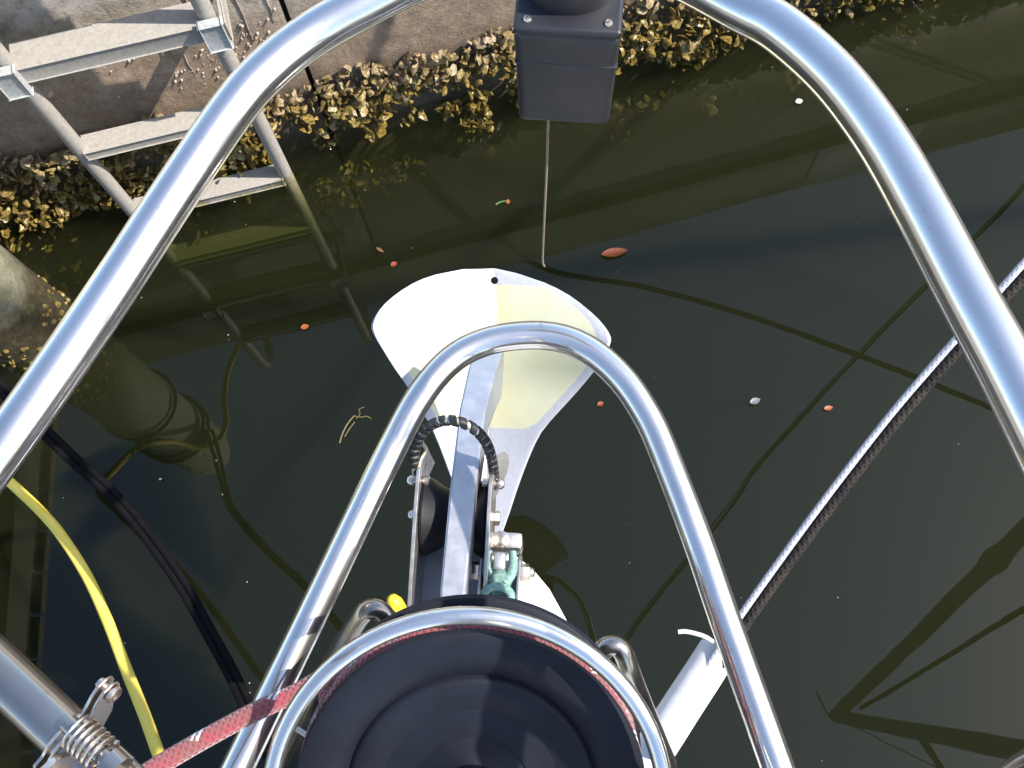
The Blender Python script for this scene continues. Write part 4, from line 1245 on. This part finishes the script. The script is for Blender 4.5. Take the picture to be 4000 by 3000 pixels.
tube('mast', [nmast, nmast.lerp(mtop, 0.5) + Vector((0.02, 0.03, 0)), mtop], lambda t: 0.105 - 0.02 * t, 'alloy', nb, 16, 6)
sp_m = nmast.lerp(mtop, 0.69)
tube('spreader', [sp_m, [(4.1658, -1.2067, 8.7000)][0]], lambda t: 0.05 - 0.018 * t, 'alloy', nb, 10, 2, False, None, False)
gq = V([(4.4245, 0.9415, 6.3000)][0])
gp = [(4.42, 2.08, 1.5), gq.lerp(V((4.42, 2.08, 1.5)), 0.45) + Vector((0, 0.06, 0))] + [gq.lerp(mtop, k) for k in (0.0, 0.12, 0.25, 0.5, 0.75, 0.98)]
tube('furled_sail', gp, lambda t: 0.078 + 0.04 * math.exp(-((t - 0.40) / 0.05) ** 2) + 0.015 * t, 'sail_cover', nb, 12, 8)
tube('inner_stay', [[(4.1472, -0.6130, 10.9000)][0], [(4.0967, 0.2718, 6.0000)][0], (4.32, 0.95, 1.3)], 0.026, 'black_rope', nb, 8, 6, False, None, False)
tube('shroud', [mtop, [(4.1658, -1.2067, 8.7000)][0], (3.0, -1.7, 1.25)], 0.008, 'alloy', nb, 6, 2, False, None, False)
tube('wind_vane', [mtop, mtop + UP * 0.35, mtop + UP * 0.36 + Vector((-0.1, 0.35, 0))], 0.014, 'alloy', nb, 6, 2, False, None, False)

# ------------------------------------------------------------------ flotsam
def leaf(name, p, L_, W_, rz, mat, label, cat='leaf', tilt=0.0):
    bm = bmesh.new()
    n = 9
    rows_ = []
    for i in range(n):
        t = i / (n - 1)
        w = W_ / 2 * math.sin(math.pi * min(1, t * 0.97 + 0.02)) ** 0.75 * (1.1 - 0.2 * t)
        x = (t - 0.5) * L_
        zz_ = 0.0045 + 0.10 * L_ * (t - 0.5) ** 2
        rows_.append([bm.verts.new((x, w * s, zz_ + abs(s) * w * 0.25)) for s in (-1, -0.5, 0, 0.5, 1)])
    for A, B in zip(rows_, rows_[1:]):
        for k in range(4):
            bm.faces.new((A[k], A[k + 1], B[k + 1], B[k]))
    bmesh.ops.remove_doubles(bm, verts=bm.verts, dist=0.00005)
    bmesh.ops.solidify(bm, geom=bm.faces, thickness=0.0006)
    o = link(name, bm, mat)
    o.location = (p[0], p[1], 0.001)
    o.rotation_euler = (0, 0, R(rz))
    return tag(o, label, cat)
leaf('floating_leaf', [(0.2857, 1.0121, 0.0000)][0], 0.066, 0.024, 4, 'leaf', 'large orange leaf floating on the open water beyond the anchor')
leaf('floating_leaf', [(0.0352, 1.1834, 0.0000)][0], 0.014, 0.010, 80, 'leaf', 'tiny orange leaf floating at the tip of the green sprig')
leaf('floating_leaf', [(-0.2646, 1.0388, 0.0000)][0], 0.017, 0.014, 30, 'leaf_red', 'small rust red leaf floating beside the anchor fluke')
leaf('floating_leaf', [(-0.2975, 1.0823, 0.0000)][0], 0.024, 0.008, -40, 'leaf_brown', 'narrow brown leaf floating near the rust red leaf')
leaf('floating_leaf', [(-0.4915, 0.8932, 0.0000)][0], 0.020, 0.014, 10, 'leaf', 'small orange leaf floating in the ladder reflection')
leaf('floating_leaf', [(0.7308, 0.5607, 0.0000)][0], 0.021, 0.012, 5, 'leaf', 'small orange leaf floating beside the starboard dock lines')
leaf('floating_leaf', [(1.1401, 0.5250, 0.0000)][0], 0.024, 0.018, 20, 'leaf_red', 'dull red leaf floating past the starboard rail')
leaf('floating_leaf', [(0.2035, 0.6244, 0.0000)][0], 0.016, 0.012, 20, 'leaf_red', 'dark red leaf floating between the fluke and the inner hoop')
leaf('foam_fleck', [(0.8206, 1.3951, 0.0000)][0], 0.020, 0.016, 10, 'foam', 'white fleck of flotsam floating below the oyster band', 'flotsam')
leaf('plastic_scrap', [(0.5646, 0.5947, 0.0000)][0], 0.026, 0.016, 15, 'film', 'pale scrap of flotsam floating on open water to starboard', 'flotsam')
leaf('foam_fleck', [(-0.8372, 0.5456, 0.0000)][0], 0.008, 0.006, 10, 'foam', 'tiny white speck floating near the black dock line', 'flotsam')
def flat_path(pts, z=0.003):
    return [(x, y, z) for x, y, _ in pts]
tag(tube('green_sprig', flat_path([(0.0029, 1.1802, 0.0000), (0.0141, 1.1857, 0.0000), (0.0261, 1.1871, 0.0000), (0.0354, 1.1847, 0.0000)]), 0.0026, 'green_sprig', None, 6, 3), 'short green sprig floating with a tiny orange leaf', 'sprig')
rt = thing('root_tuft', 'wispy straw coloured root tuft floating left of the inner hoop', 'plant debris', (*[(-0.4035, 0.6329, 0.0000)][0][:2], 0.0))
tube('root', flat_path([(-0.4170, 0.5911, 0.0000), (-0.4096, 0.6130, 0.0000), (-0.3979, 0.6347, 0.0000), (-0.3841, 0.6505, 0.0000), (-0.3773, 0.6555, 0.0000)]), 0.0019, 'straw', rt, 6, 4)
tube('root', flat_path([(-0.4044, 0.6057, 0.0000), (-0.3916, 0.6249, 0.0000), (-0.3790, 0.6396, 0.0000)]), 0.0013, 'straw', rt, 6, 4)
tube('root', flat_path([(-0.3796, 0.6535, 0.0000), (-0.3642, 0.6496, 0.0000), (-0.3510, 0.6506, 0.0000), (-0.3402, 0.6438, 0.0000)]), 0.0013, 'straw', rt, 6, 4)
tube('root', flat_path([(-0.3754, 0.6473, 0.0000), (-0.3661, 0.6579, 0.0000), (-0.3679, 0.6696, 0.0000), (-0.3544, 0.6740, 0.0000)]), 0.0009, 'straw', rt, 6, 4)
rg = random.Random(11)
sp_bm = bmesh.new()
for _ in range(40):
    x, y = rg.uniform(-1.1, 1.1), rg.uniform(-0.4, 1.35)
    r = rg.uniform(0.0006, 0.0017)
    lathe_bm(sp_bm, [(r, -0.0005), (r * 0.7, r * 0.7), (0, r)], (x, y, 0.0008), UP, 5)
so_ = link('floating_specks', sp_bm, 'foam')
so_['kind'] = 'stuff'
tag(so_, 'scattered tiny pale specks floating on the water', 'flotsam')
